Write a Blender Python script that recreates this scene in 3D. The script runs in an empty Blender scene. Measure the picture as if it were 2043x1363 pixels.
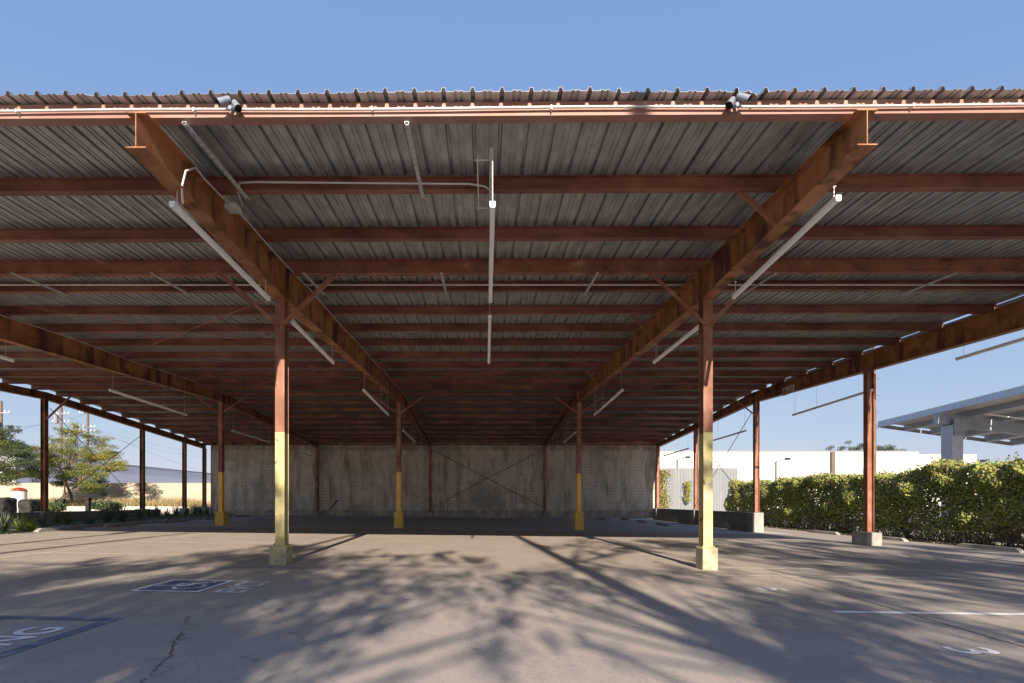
import bpy, math, random
from mathutils import Vector, Matrix
R = math.radians
random.seed(7)
scene = bpy.context.scene
COL = scene.collection

# ------------------------------------------------------------------ camera
CZ = 1.18
cam_d = bpy.data.cameras.new("camera"); cam = bpy.data.objects.new("camera", cam_d); COL.objects.link(cam)
cam.location = (0, 0, CZ); cam.rotation_euler = (R(90), 0, 0)
cam_d.sensor_width = 36; cam_d.lens = 17.62
cam_d.shift_x = 53.5 / 2043; cam_d.shift_y = 318.5 / 2043
cam_d.clip_start = 0.05; cam_d.clip_end = 12000
scene.camera = cam

# ------------------------------------------------------------------ light
SUN_EL = 24.6; SUN_AZ_X = 0.05           # direction to the sun: behind the viewer, slightly right
tan_el = math.tan(R(SUN_EL))
to_sun = Vector((SUN_AZ_X, -1, 0)).normalized() * math.cos(R(SUN_EL)) + Vector((0, 0, math.sin(R(SUN_EL))))
w = bpy.data.worlds.new("World"); scene.world = w; w.use_nodes = True
nt = w.node_tree; nt.nodes.clear()
sky = nt.nodes.new("ShaderNodeTexSky"); sky.sky_type = 'NISHITA'; sky.sun_disc = False
sky.sun_elevation = R(SUN_EL); sky.sun_rotation = math.atan2(to_sun.x, to_sun.y)
sky.altitude = 100; sky.air_density = 1.0; sky.dust_density = 0.6; sky.ozone_density = 2.2
bg = nt.nodes.new("ShaderNodeBackground"); bg.inputs[1].default_value = 0.13
wo = nt.nodes.new("ShaderNodeOutputWorld")
sep = nt.nodes.new("ShaderNodeSeparateColor"); cmb = nt.nodes.new("ShaderNodeCombineColor"); nt.links.new(sky.outputs[0], sep.inputs[0])
for i_, (ex_, k_) in enumerate(((.50, .74), (.36, .96), (.14, 1.76))):      # soft highlight roll-off of the horizon glow
    pw = nt.nodes.new("ShaderNodeMath"); pw.operation = 'POWER'; pw.inputs[1].default_value = ex_
    mk = nt.nodes.new("ShaderNodeMath"); mk.operation = 'MULTIPLY'; mk.inputs[1].default_value = k_
    nt.links.new(sep.outputs[i_], pw.inputs[0]); nt.links.new(pw.outputs[0], mk.inputs[0]); nt.links.new(mk.outputs[0], cmb.inputs[i_])
nt.links.new(cmb.outputs[0], bg.inputs[0]); nt.links.new(bg.outputs[0], wo.inputs[0])
sl = bpy.data.lights.new("sun", 'SUN'); sl.energy = 3.75; sl.angle = R(0.5); sl.color = (1.0, 0.87, 0.72)
so = bpy.data.objects.new("sun", sl); COL.objects.link(so)
so.rotation_euler = to_sun.to_track_quat('Z', 'Y').to_euler(); so.location = (0, -20, 30)
scene.view_settings.view_transform = 'Standard'; scene.view_settings.look = 'None'
scene.view_settings.exposure = 1.42; scene.view_settings.gamma = 1
scene.cycles.max_bounces = 14; scene.cycles.diffuse_bounces = 9; scene.cycles.glossy_bounces = 4; scene.cycles.transparent_max_bounces = 8

# ------------------------------------------------------------------ helpers
def tag(o, label=None, cat=None, group=None, kind=None):
    if label: o["label"] = label
    if cat: o["category"] = cat
    if group: o["group"] = group
    if kind: o["kind"] = kind
    return o
def empty(name, loc, label=None, cat=None, group=None):
    o = bpy.data.objects.new(name, None); COL.objects.link(o); o.location = loc
    o.empty_display_size = .3
    return tag(o, label, cat, group)
def wloc(o):
    v = Vector((0, 0, 0))
    while o: v += Vector(o.location); o = o.parent
    return v
class MB:
    def __init__(s): s.v = []; s.f = []; s.m = []
    def add(s, vs, fs, mi=0):
        b = len(s.v); s.v += [tuple(p) for p in vs]
        for f in fs: s.f.append(tuple(b + i for i in f)); s.m.append(mi)
    def quad(s, a, b, c, d, mi=0): s.add([a, b, c, d], [(0, 1, 2, 3)], mi)
    def box(s, x0, x1, y0, y1, z0, z1, mi=0):
        s.add([(x0,y0,z0),(x1,y0,z0),(x1,y1,z0),(x0,y1,z0),(x0,y0,z1),(x1,y0,z1),(x1,y1,z1),(x0,y1,z1)],
              [(0,3,2,1),(4,5,6,7),(0,1,5,4),(1,2,6,5),(2,3,7,6),(3,0,4,7)], mi)
    def extrude(s, prof, p, q, ax, ay, mi=0, prof2=None):
        p = Vector(p); q = Vector(q); ax = Vector(ax); ay = Vector(ay); n = len(prof); prof2 = prof2 or prof
        vs = [p + ax*a + ay*b for a, b in prof] + [q + ax*a + ay*b for a, b in prof2]
        fs = [(i, (i+1) % n, n+(i+1) % n, n+i) for i in range(n)] + [tuple(range(n))[::-1], tuple(range(n, 2*n))]
        s.add(vs, fs, mi)
    def bar(s, p, q, wd, ht, mi=0, up=(0,0,1)):
        p = Vector(p); q = Vector(q); d = (q-p).normalized(); up = Vector(up)
        if abs(d.dot(up)) > .98: up = Vector((0,1,0))
        sx = d.cross(up).normalized(); sy = sx.cross(d).normalized()
        s.extrude([(-wd/2,-ht/2),(wd/2,-ht/2),(wd/2,ht/2),(-wd/2,ht/2)], p, q, sx, sy, mi)
    def tube(s, pts, r, seg=8, mi=0, r2=None, caps=True):
        pts = [Vector(p) for p in pts]; n = len(pts); vs = []; pu = None
        for i, p in enumerate(pts):
            d = ((pts[min(i+1,n-1)]-p) + (p-pts[max(i-1,0)])).normalized()
            if pu is None:
                pu = Vector((0,0,1)) if abs(d.z) < .9 else Vector((1,0,0))
            a = d.cross(pu).normalized(); b = a.cross(d).normalized(); pu = b
            rr = r if r2 is None else r + (r2-r)*i/(n-1)
            vs += [p + (a*math.cos(2*math.pi*k/seg) + b*math.sin(2*math.pi*k/seg))*rr for k in range(seg)]
        fs = [(i*seg+k, i*seg+(k+1) % seg, (i+1)*seg+(k+1) % seg, (i+1)*seg+k) for i in range(n-1) for k in range(seg)]
        if caps: fs += [tuple(range(seg))[::-1], tuple((n-1)*seg+k for k in range(seg))]
        s.add(vs, fs, mi)
    def lathe(s, prof, c, seg=16, mi=0):
        vs = [(c[0]+r*math.cos(2*math.pi*k/seg), c[1]+r*math.sin(2*math.pi*k/seg), c[2]+z) for r, z in prof for k in range(seg)]
        n = len(prof)
        fs = [(i*seg+k, i*seg+(k+1) % seg, (i+1)*seg+(k+1) % seg, (i+1)*seg+k) for i in range(n-1) for k in range(seg)]
        fs += [tuple(range(seg))[::-1], tuple((n-1)*seg+k for k in range(seg))]
        s.add(vs, fs, mi)
    def build(s, name, mats, parent=None, origin=None, smooth=False, bevel=0, kind=None):
        if not isinstance(mats, (list, tuple)): mats = [mats]
        off = wloc(parent) if parent else Vector(origin or (0,0,0))
        me = bpy.data.meshes.new(name)
        me.from_pydata([(a-off.x, b-off.y, c-off.z) for a, b, c in s.v], [], s.f)
        for m in mats: me.materials.append(m)
        me.polygons.foreach_set("material_index", s.m)
        if smooth: me.polygons.foreach_set("use_smooth", [True]*len(s.f))
        me.update()
        o = bpy.data.objects.new(name, me); COL.objects.link(o)
        if parent: o.parent = parent
        else: o.location = off
        if bevel:
            b = o.modifiers.new("bevel", 'BEVEL'); b.width = bevel; b.segments = 2; b.limit_method = 'ANGLE'
        if kind: o["kind"] = kind
        return o
def copy_tree(o, parent=None):
    c = o.copy(); COL.objects.link(c); c.parent = parent
    for ch in [x for x in list(COL.objects) if x.parent == o]: copy_tree(ch, c)
    return c
def g(x, d): return .02 - .0125*max(-16, min(16, x)) + .005*max(0, min(13, d-21))
def P(x, y, D): return Vector(((x-968)*D/1000, D, CZ + (1000-y)*D/1000))

# ------------------------------------------------------------------ materials
def mat(name, cols, scale=3, rough=.6, metal=0, bump=0, bscale=40, stretch=(1,1,1), detail=6, lo=.35, hi=.65, extra=None, spec=.5, dist=0):
    m = bpy.data.materials.new(name); m.use_nodes = True; t = m.node_tree; p = t.nodes["Principled BSDF"]
    p.inputs["Roughness"].default_value = rough; p.inputs["Metallic"].default_value = metal
    p.inputs["Specular IOR Level"].default_value = spec
    if len(cols) == 1: p.inputs["Base Color"].default_value = (*cols[0], 1)
    tc = t.nodes.new("ShaderNodeTexCoord"); mp = t.nodes.new("ShaderNodeMapping"); mp.inputs["Scale"].default_value = stretch
    geo = t.nodes.new("ShaderNodeNewGeometry")
    t.links.new(geo.outputs["Position"], mp.inputs[0])
    col = None
    if len(cols) > 1:
        n = t.nodes.new("ShaderNodeTexNoise"); n.inputs["Scale"].default_value = scale; n.inputs["Detail"].default_value = detail
        n.inputs["Roughness"].default_value = .62; n.inputs["Distortion"].default_value = dist
        r = t.nodes.new("ShaderNodeValToRGB"); t.links.new(mp.outputs[0], n.inputs[0]); t.links.new(n.outputs[0], r.inputs[0])
        e = r.color_ramp.elements; e[0].position = lo; e[1].position = hi
        e[0].color = (*cols[0], 1); e[1].color = (*cols[-1], 1)
        for i, c in enumerate(cols[1:-1]):
            q = e.new(lo + (hi-lo)*(i+1)/(len(cols)-1)); q.color = (*c, 1)
        col = r.outputs[0]
    if extra: col = extra(t, mp, col)
    if col is not None: t.links.new(col, p.inputs["Base Color"])
    if bump:
        n2 = t.nodes.new("ShaderNodeTexNoise"); n2.inputs["Scale"].default_value = bscale; n2.inputs["Detail"].default_value = 5
        t.links.new(mp.outputs[0], n2.inputs[0])
        b = t.nodes.new("ShaderNodeBump"); b.inputs["Strength"].default_value = bump; b.inputs["Distance"].default_value = .02
        t.links.new(n2.outputs[0], b.inputs["Height"]); t.links.new(b.outputs[0], p.inputs["Normal"])
    return m
def nmix(t, a, b, fac, mode='MIX'):
    x = t.nodes.new("ShaderNodeMix"); x.data_type = 'RGBA'; x.blend_type = mode
    for s_, i in ((a, 6), (b, 7)):
        if isinstance(s_, tuple): x.inputs[i].default_value = (*s_, 1)
        else: t.links.new(s_, x.inputs[i])
    if isinstance(fac, float): x.inputs[0].default_value = fac
    else: t.links.new(fac, x.inputs[0])
    return x.outputs[2]
def nnoise(t, mp, scale, lo, hi, stretch=(1,1,1), detail=5, rough=.6):
    m2 = t.nodes.new("ShaderNodeMapping"); m2.inputs["Scale"].default_value = stretch; t.links.new(mp.outputs[0], m2.inputs[0])
    n = t.nodes.new("ShaderNodeTexNoise"); n.inputs["Scale"].default_value = scale; n.inputs["Detail"].default_value = detail
    n.inputs["Roughness"].default_value = rough
    t.links.new(m2.outputs[0], n.inputs[0])
    r = t.nodes.new("ShaderNodeMapRange"); r.inputs[1].default_value = lo; r.inputs[2].default_value = hi
    t.links.new(n.outputs[0], r.inputs[0]); return r.outputs[0]

def x_rafter(t, mp, col):
    a = nmix(t, col, (.07,.030,.015), nnoise(t, mp, 1.9, .50, .62, (1.6,1.6,.35)))
    return nmix(t, a, (.42,.17,.09), nnoise(t, mp, 2.3, .58, .75))
def x_fascia(t, mp, col):
    return nmix(t, col, (.36,.235,.19), nnoise(t, mp, 2.0, .5, .72, (.5,1,3)))
M = {}
M['rafter'] = mat("rusted rafter steel", [(.17,.068,.026),(.28,.115,.045),(.37,.165,.075)], 2.2, .62, 0, .15, 30, extra=x_rafter, dist=.6)
M['purlin'] = mat("red oxide purlin steel", [(.11,.038,.022),(.20,.075,.046),(.28,.125,.082)], 2.5, .6, 0, .1, 40, (.35,1,1))
M['strut'] = mat("scuffed red oxide strut steel", [(.05,.02,.014),(.21,.08,.043),(.27,.11,.065),(.44,.33,.27)], 3.5, .65, 0, .15, 30, (.6,1,1), lo=.28, hi=.76)
M['fascia'] = mat("sun faded red eave steel", [(.27,.130,.100),(.33,.175,.14)], 1.5, .55, 0, .05, 50, extra=x_fascia)
M['column'] = mat("red oxide column steel", [(.17,.066,.036),(.25,.10,.058),(.35,.175,.12)], 3.0, .58, 0, .1, 40, (1,1,.5))
def x_chip(t, mp, col):
    a = nmix(t, col, (.18,.09,.04), nnoise(t, mp, 11, .62, .66, (1,1,.6), 8))
    return nmix(t, a, (.33,.33,.26), nnoise(t, mp, 3, .55, .75, (1,1,.5)))
M['yellow_pale'] = mat("faded lemon paint", [(.46,.40,.17),(.54,.48,.24)], 3, .55, 0, .08, 60, extra=x_chip)
M['yellow'] = mat("ochre safety paint", [(.80,.46,.09),(.88,.56,.15)], 3, .5, 0, .08, 60, extra=lambda t, mp, c: nmix(t, c, (.35,.22,.08), nnoise(t, mp, 9, .64, .72)))
M['pedestal_yellow'] = mat("worn yellow concrete", [(.36,.31,.12),(.46,.41,.20),(.40,.37,.27)], 7, .85, 0, .5, 30, extra=lambda t, mp, c: nmix(t, c, (.30,.27,.22), nnoise(t, mp, 8, .5, .62)))
M['pedestal_tan'] = mat('worn tan concrete', [(.40,.33,.22),(.48,.42,.30),(.36,.28,.16)], 6, .85, 0, .5, 30)
M['pedestal_ochre'] = mat("ochre painted concrete", [(.62,.42,.07),(.70,.52,.15)], 5, .8, 0, .4, 30, extra=lambda t, mp, c: nmix(t, c, (.30,.27,.2), nnoise(t, mp, 10, .6, .68)))
M['concrete'] = mat("weathered grey concrete", [(.22,.21,.18),(.32,.30,.27),(.40,.38,.34)], 2.5, .85, 0, .35, 25)
M['concrete_dark'] = mat("board marked concrete", [(.17,.155,.13),(.24,.22,.18),(.30,.275,.23)], 2.2, .88, 0, .4, 20, (1,1,5))
M['galv'] = mat("galvanised steel", [(.52,.53,.54),(.66,.67,.68)], 20, .4, .3)
M['conduit'] = mat("conduit metal", [(.52,.52,.52),(.64,.64,.63)], 9, .38, .3)
M['white_plastic'] = mat("white diffuser plastic", [(.74,.74,.72)], rough=.35)
M['lamp_body'] = mat("white lamp housing", [(.82,.82,.80),(.86,.86,.84)], 4, .4)
M['dark'] = mat("black rubber", [(.012,.012,.014)], rough=.5)
M['bronze'] = mat("bronze aluminium", [(.20,.13,.09),(.26,.17,.12)], 8, .45, .3)
M['floodgrey'] = mat("grey cast aluminium", [(.20,.23,.28),(.27,.31,.36)], 15, .45, .3)
M['glass_dark'] = mat("lamp glass", [(.25,.33,.5)], rough=.08)

def x_deck(t, mp, col):
    a = nmix(t, col, (.12,.115,.11), nnoise(t, mp, 1.2, .60, .85, (2.4,.5,1)))
    a = nmix(t, a, (.50,.49,.48), nnoise(t, mp, 9, .56, .78, (3,1.0,1), 8))
    a = nmix(t, a, (.17,.16,.155), nnoise(t, mp, 14, .60, .78, (2.5,.8,1), 8))
    b = nnoise(t, mp, 1.0, .45, .62, (.9,.25,1))
    return nmix(t, a, (.10,.095,.095), b) if False else a
M['deck'] = mat("grimy galvanised deck", [(.30,.315,.325),(.38,.395,.405),(.47,.485,.495)], 2.2, .45, .6, .06, 40, (3,1.2,1), extra=x_deck)

def x_ground(t, mp, col):
    a = nmix(t, col, (.40,.34,.285), nnoise(t, mp, .35, .45, .7))
    a = nmix(t, a, (.20,.18,.165), nnoise(t, mp, .9, .60, .80, (.35,1,1), 7))
    a = nmix(t, a, (.16,.145,.13), nnoise(t, mp, 4.0, .64, .74, (1,1,1), 8))
    a = nmix(t, a, (.43,.38,.33), nnoise(t, mp, 60, .62, .75, (1,1,1), 3))
    a = nmix(t, a, (.17,.15,.14), nnoise(t, mp, 95, .66, .74, (1,1,1), 2))
    a = nmix(t, a, (.12,.105,.095), nnoise(t, mp, .55, .66, .80, (1,1,1), 9))
    a = nmix(t, a, (.36,.32,.28), nnoise(t, mp, 1.6, .50, .72, (.22,1.4,1), 8))
    a = nmix(t, a, (.27,.24,.21), nnoise(t, mp, 34, .54, .68, (1,1,1), 5))
    vo = t.nodes.new("ShaderNodeTexVoronoi"); vo.inputs["Scale"].default_value = 1.1; t.links.new(mp.outputs[0], vo.inputs["Vector"])
    rr = t.nodes.new("ShaderNodeMapRange"); rr.inputs[1].default_value = .09; rr.inputs[2].default_value = .02; t.links.new(vo.outputs["Distance"], rr.inputs[0])
    mm = t.nodes.new("ShaderNodeMath"); mm.operation = 'MULTIPLY'; t.links.new(rr.outputs[0], mm.inputs[0]); t.links.new(nnoise(t, mp, 3.1, .50, .62, (1,1,1), 6), mm.inputs[1])
    a = nmix(t, a, (.10,.09,.085), mm.outputs[0])
    # asphalt at the back of the shed, brightened in colour for missing fill light
    sx = t.nodes.new("ShaderNodeSeparateXYZ"); t.links.new(mp.outputs[0], sx.inputs[0])
    r = t.nodes.new("ShaderNodeMapRange"); r.inputs[1].default_value = 19.6; r.inputs[2].default_value = 20.2
    t.links.new(sx.outputs[1], r.inputs[0])
    r2 = t.nodes.new("ShaderNodeMapRange"); r2.inputs[1].default_value = 12.4; r2.inputs[2].default_value = 12.0
    t.links.new(sx.outputs[0], r2.inputs[0])
    mu = t.nodes.new("ShaderNodeMath"); mu.operation = 'MULTIPLY'; t.links.new(r.outputs[0], mu.inputs[0]); t.links.new(r2.outputs[0], mu.inputs[1])
    asp_lifted = nmix(t, (.38,.37,.365), (.50,.49,.48), nnoise(t, mp, 1.2, .4, .65, (.25,1,1)))
    a = nmix(t, a, asp_lifted, mu.outputs[0])
    return a
M['ground'] = mat("worn concrete paving", [(.31,.27,.235),(.37,.325,.285)], 1.1, .88, 0, .35, 90, extra=x_ground, spec=.25)

def x_block(bw, bh, mortar, stain, top=None):
    def f(t, mp, col):
        sx = t.nodes.new("ShaderNodeSeparateXYZ"); t.links.new(mp.outputs[0], sx.inputs[0])
        cb = t.nodes.new("ShaderNodeCombineXYZ"); ad = t.nodes.new("ShaderNodeMath"); ad.operation = 'ADD'
        t.links.new(sx.outputs[0], ad.inputs[0]); t.links.new(sx.outputs[1], ad.inputs[1])
        t.links.new(ad.outputs[0], cb.inputs[0]); t.links.new(sx.outputs[2], cb.inputs[1])
        br = t.nodes.new("ShaderNodeTexBrick"); t.links.new(cb.outputs[0], br.inputs[0])
        br.inputs["Scale"].default_value = 1; br.inputs["Brick Width"].default_value = bw; br.inputs["Row Height"].default_value = bh
        br.inputs["Mortar Size"].default_value = .012; br.inputs["Mortar Smooth"].default_value = .3
        br.inputs["Color1"].default_value = (.45,.45,.45,1); br.inputs["Color2"].default_value = (.6,.6,.6,1); br.inputs["Mortar"].default_value = (.5,.5,.5,1)
        a = nmix(t, col, br.outputs["Color"], .4, 'OVERLAY')
        vis = nnoise(t, mp, 1.1, .38, .60)
        mm = t.nodes.new("ShaderNodeMath"); mm.operation = 'MULTIPLY'; t.links.new(br.outputs["Fac"], mm.inputs[0]); t.links.new(vis, mm.inputs[1])
        a = nmix(t, a, mortar, mm.outputs[0])
        for (c, sc, lo, hi, st) in stain: a = nmix(t, a, c, nnoise(t, mp, sc, lo, hi, st, 7))
        if top:
            for (z0, z1, c, amt) in top:
                r = t.nodes.new("ShaderNodeMapRange"); r.inputs[1].default_value = z0; r.inputs[2].default_value = z1; r.inputs[4].default_value = amt
                t.links.new(sx.outputs[2], r.inputs[0])
                k = t.nodes.new("ShaderNodeMath"); k.operation = 'MULTIPLY'; t.links.new(r.outputs[0], k.inputs[0])
                t.links.new(nnoise(t, mp, 2.2, .3, .6, (1,1,.6), 8), k.inputs[1])
                a = nmix(t, a, c, k.outputs[0])
        return a
    return f
M['backwall'] = mat("old painted block wall", [(.58,.51,.41),(.68,.61,.50)], 1.5, .9, 0, .4, 18,
    extra=x_block(.406, .203, (.26,.23,.19), [((.30,.245,.17), .9, .46, .70, (2.0,2.0,.5)), ((.70,.65,.57), 1.3, .54, .74, (4.5,4.5,.22)), ((.20,.165,.12), 1.9, .58, .74, (3.5,3.5,.35)), ((.36,.325,.27), .35, .52, .66, (1,1,1.3))],
                  [(4.55, 4.60, (.26,.215,.15), .8), (.62, .55, (.24,.235,.23), .9)]))
M['blockwall'] = mat("cream block wall", [(.36,.315,.24),(.42,.37,.285)], 1.2, .9, 0, .2, 20,
    extra=x_block(.406, .203, (.40,.35,.27), [((.46,.41,.33), 1.5, .55, .75, (1,1,1))]))
M['curbwall'] = mat("pale retaining wall", [(.40,.38,.35),(.50,.48,.44)], 2, .9, 0, .3, 20)
M['bank'] = mat("dry soil bank", [(.22,.17,.11),(.34,.27,.17),(.42,.35,.23)], 2, .95, 0, .6, 10)
M['soil'] = mat('dark leafy soil', [(.07,.05,.035),(.14,.10,.07),(.22,.17,.12)], 9, .95, 0, .7, 20)
M['mulch'] = mat("grey gravel bed", [(.20,.19,.18),(.34,.33,.32),(.13,.12,.11)], 12, .95, 0, .8, 30)
M['paint_white'] = mat("worn white road paint", [(.38,.36,.33),(.60,.59,.58),(.74,.74,.74)], 9, .7, 0, .1, 60, lo=.3, hi=.5)
M['paint_faint'] = mat("faded white road paint", [(.36,.32,.28),(.58,.55,.51)], 7, .8, 0, .1, 60, (.6,1,1), lo=.34, hi=.58)
M['paint_blue'] = mat("worn blue road paint", [(.27,.265,.265),(.15,.175,.23),(.10,.13,.19)], 7, .7, 0, .1, 60, lo=.32, hi=.52)
M['paint_blue_faint'] = mat("faded blue road paint", [(.28,.26,.25),(.17,.20,.27)], 5, .8)
M['crack'] = mat("dark crack filler", [(.05,.045,.04),(.12,.10,.09)], 15, .95)
M['joint'] = mat("pale joint mortar", [(.56,.52,.47),(.36,.33,.29)], 8, .9)
M['white_bldg'] = mat("white painted concrete panel", [(.60,.575,.55),(.64,.615,.59)], .2, .8)
M['grey_bldg'] = mat("grey metal siding", [(.54,.54,.57),(.59,.59,.62)], .3, .6)
M['siding'] = mat("pale grey corrugated panel", [(.19,.205,.215),(.23,.245,.255)], 1.0, .5, .1, stretch=(1,1,.2))
M['steelgrey'] = mat("grey painted canopy steel", [(.24,.27,.30),(.31,.34,.37)], 2.5, .5, .1)
M['steelblue'] = mat("galvanised canopy steel", [(.36,.40,.46),(.46,.50,.55)], 6, .45, .4)
M['pv_back'] = mat("solar panel backsheet", [(.52,.51,.48),(.58,.57,.54)], 3, .6)
M['pv_top'] = mat("solar panel glass", [(.02,.03,.06)], rough=.15)
M['pole_dark'] = mat('dark bronze pole', [(.10,.09,.08)])
M['wood'] = mat("weathered pole wood", [(.11,.08,.06),(.19,.14,.10)], 3, .85, 0, .3, 20, (3,3,.4))
M['mountain'] = mat("haze tinted chaparral slope", [(.20,.22,.24),(.26,.28,.30)], .004, .95)  # distant haze painted into the blue-grey base colour
def leafmat(name, cols, sc=1.5):
    m = mat(name, cols, sc, .55, lo=.3, hi=.7)
    t = m.node_tree; p = t.nodes["Principled BSDF"]
    tr = t.nodes.new("ShaderNodeBsdfTranslucent"); mx = t.nodes.new("ShaderNodeMixShader"); mx.inputs[0].default_value = .28
    src = p.inputs["Base Color"].links[0].from_socket; t.links.new(src, tr.inputs[0])
    out = [n for n in t.nodes if n.type == 'OUTPUT_MATERIAL'][0]
    t.links.new(p.outputs[0], mx.inputs[1]); t.links.new(tr.outputs[0], mx.inputs[2]); t.links.new(mx.outputs[0], out.inputs[0])
    return m
M['leaf_green'] = leafmat("green leaf", [(.085,.14,.032),(.15,.21,.05)])
M['leaf_yellow'] = leafmat("yellow green leaf", [(.31,.34,.07),(.46,.45,.12)])
M['leaf_dark'] = leafmat("dark leaf", [(.035,.055,.02),(.06,.085,.03)])
M['leaf_gold'] = leafmat("golden leaf", [(.30,.20,.04),(.36,.27,.08)])
M['leaf_grey'] = leafmat("grey green leaf", [(.10,.13,.085),(.17,.20,.15)])
M['leaf_lime'] = leafmat("lime grass blade", [(.20,.30,.04),(.32,.40,.09)])
M['leaf_red'] = leafmat("reddish leaf", [(.24,.17,.09),(.32,.24,.13)])
M['bark'] = mat("brown bark", [(.12,.08,.06),(.22,.16,.12)], 6, .9, 0, .5, 20, (1,1,.3))
M['drygrass'] = leafmat("dry straw", [(.38,.28,.13),(.52,.41,.22)])
M['flower'] = leafmat("coral red flower", [(.60,.09,.05),(.70,.16,.09)])
M['pot'] = mat("pale glazed planter", [(.62,.64,.62),(.68,.70,.68)], 2, .5)
M['darkrock'] = mat("dark boulder stone", [(.006,.006,.006),(.014,.012,.012),(.035,.03,.028)], 4, .8, 0, .6, 12)
M['redsteel'] = M['purlin']

# ------------------------------------------------------------------ ground
xs = [-2500, -60, -16, 16, 60, 2500]; ds = [-200, -30, 21, 34, 6000]
b = MB()
for i in range(5):
    for j in range(4):
        b.quad(*[(x, d, g(x, d)) for x, d in ((xs[i], ds[j]), (xs[i+1], ds[j]), (xs[i+1], ds[j+1]), (xs[i], ds[j+1]))])
ground = b.build("ground", M['ground'], kind="structure")
def strip(name, pts, m, wd, parent=None, z=.004):
    b = MB()
    for (x0, d0), (x1, d1) in zip(pts[:-1], pts[1:]):
        v = Vector((x1-x0, d1-d0)); n = Vector((-v.y, v.x)).normalized()*wd/2
        q = [(x0+n.x, d0+n.y), (x0-n.x, d0-n.y), (x1-n.x, d1-n.y), (x1+n.x, d1+n.y)]
        b.quad(*[(x, d, g(x, d)+z) for x, d in q][::-1])
    o = b.build(name, m, parent)
    if parent is None: o["kind"] = "structure"
    return o
def wig(x0, d0, x1, d1, n, amp):
    return [(x0+(x1-x0)*i/n+random.uniform(-amp, amp), d0+(d1-d0)*i/n) for i in range(n+1)]
# cracks and joints belong to the paving
strip("crack", wig(4.85, 8.5, 4.40, 3.2, 90, .010), M['crack'], .014, ground)
def jag(pts, n=7, amp=.016):
    out = []
    for (x0, d0), (x1, d1) in zip(pts[:-1], pts[1:]):
        for i in range(n):
            t = i/n; a_ = amp*(1 if i else .3); out.append((x0+(x1-x0)*t+random.uniform(-a_, a_), d0+(d1-d0)*t+random.uniform(-a_, a_)))
    return out+[pts[-1]]
ck = jag([tuple(P(x, 1000, 1.12/(y-1000)*1000)[:2]) for x, y in ((275,1363),(300,1340),(318,1325),(340,1308),(345,1290),(352,1272),(362,1262),(372,1252),(375,1245),(368,1236),(378,1230),(400,1224),(430,1214),(470,1205),(505,1196))])
for i_ in range(0, len(ck)-1, 4):
    if random.random() < .93: strip("crack", ck[i_:i_+5], M['crack'], random.uniform(.003, .009)*(1.3 if i_ < 40 else .7), ground)
for i_ in range(26):
    x_, d_ = random.choice(ck); dx_ = random.uniform(-.15,.15); strip("crack", [(x_, d_), (x_+dx_*.5, d_+random.uniform(-.05,.05)), (x_+dx_, d_+random.uniform(-.1,.1))], M['crack'], .003, ground)
strip("joint", [(-3.0, 5.96), (9, 5.90)], M['joint'], .018, ground, .003)
strip("joint", [(-16, 5.2+8.0), (-9, 13.0)], M['crack'], .012, ground, .003)
strip("joint", [(-12, 10.4), (12, 10.3)], M['joint'], .010, ground, .003)
# stall lines
for x0, x1, d, m_, wd in ((3.8, 8.6, 5.46, 'paint_white', .10), (3.75, 8.6, 8.15, 'paint_faint', .09), (3.9, 8.6, 9.1, 'paint_faint', .09), (3.9, 8.8, 11.2, 'paint_faint', .10), (3.9, 8.8, 14.1, 'paint_faint', .10), (3.9, 8.8, 17.0, 'paint_faint', .10),
                          (-8.9, -3.9, 10.15, 'paint_faint', .10), (-8.9, -3.9, 12.9, 'paint_faint', .10), (-14, -9.1, 14.6, 'paint_faint', .10), (-14, -9.1, 11.7, 'paint_faint', .10), (-14, -9.1, 17.4, 'paint_faint', .10), (-3.1, -2.0, 13.1, 'paint_faint', .09), (-3.1, -2.0, 10.3, 'paint_faint', .09),
                          (9.4, 13.4, 17.9, 'paint_faint', .10), (9.4, 13.4, 14.7, 'paint_faint', .10), (9.4, 13.4, 11.6, 'paint_faint', .10)):
    strip("parking_line", [(x0, d), (x1, d-.02*(x1-x0)*.3)], M[m_], wd)
strip("parking_line", [(-8.95, 8.0), (-8.9, 19)], M['paint_faint'], .10)
strip("parking_line", [(9.3, 7.5), (9.2, 20)], M['paint_faint'], .09)
strip("parking_line", [(-14, 8.55), (-3.0, 8.40)], M['paint_blue_faint'], .08)
# blue bay border
strip("parking_line", [(-3.50, 2.0), (-3.50, 4.78)], M['paint_blue'], .115)
strip("parking_line", [(-7.2, 4.83), (-3.56, 4.72)], M['paint_blue'], .115, None, .005)

def textmesh(body, size, m, mtx, name, parent=None, cap_h=None, bold=0.0, spacing=1.0, xs_=1.0):
    cu = bpy.data.curves.new(name, 'FONT'); cu.body = body; cu.size = size; cu.align_x = 'LEFT'; cu.offset = bold; cu.space_character = spacing
    to = bpy.data.objects.new(name, cu); COL.objects.link(to)
    dg = bpy.context.evaluated_depsgraph_get(); me = bpy.data.meshes.new_from_object(to.evaluated_get(dg))
    bpy.data.objects.remove(to); bpy.data.curves.remove(cu)
    xs0 = [v.co.x for v in me.vertices]; ys0 = [v.co.y for v in me.vertices]
    x0, x1, y0, y1 = min(xs0), max(xs0), min(ys0), max(ys0)
    for v in me.vertices: v.co = mtx @ Vector(((v.co.x-x0)/(x1-x0), (v.co.y-y0)/(y1-y0), 0))
    me.materials.clear(); me.materials.append(m); me.name = name
    for p in me.polygons: p.material_index = 0
    if parent:
        off = wloc(parent)
        for v in me.vertices: v.co -= off
    o = bpy.data.objects.new(name, me); COL.objects.link(o)
    if parent: o.parent = parent
    return o
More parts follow.
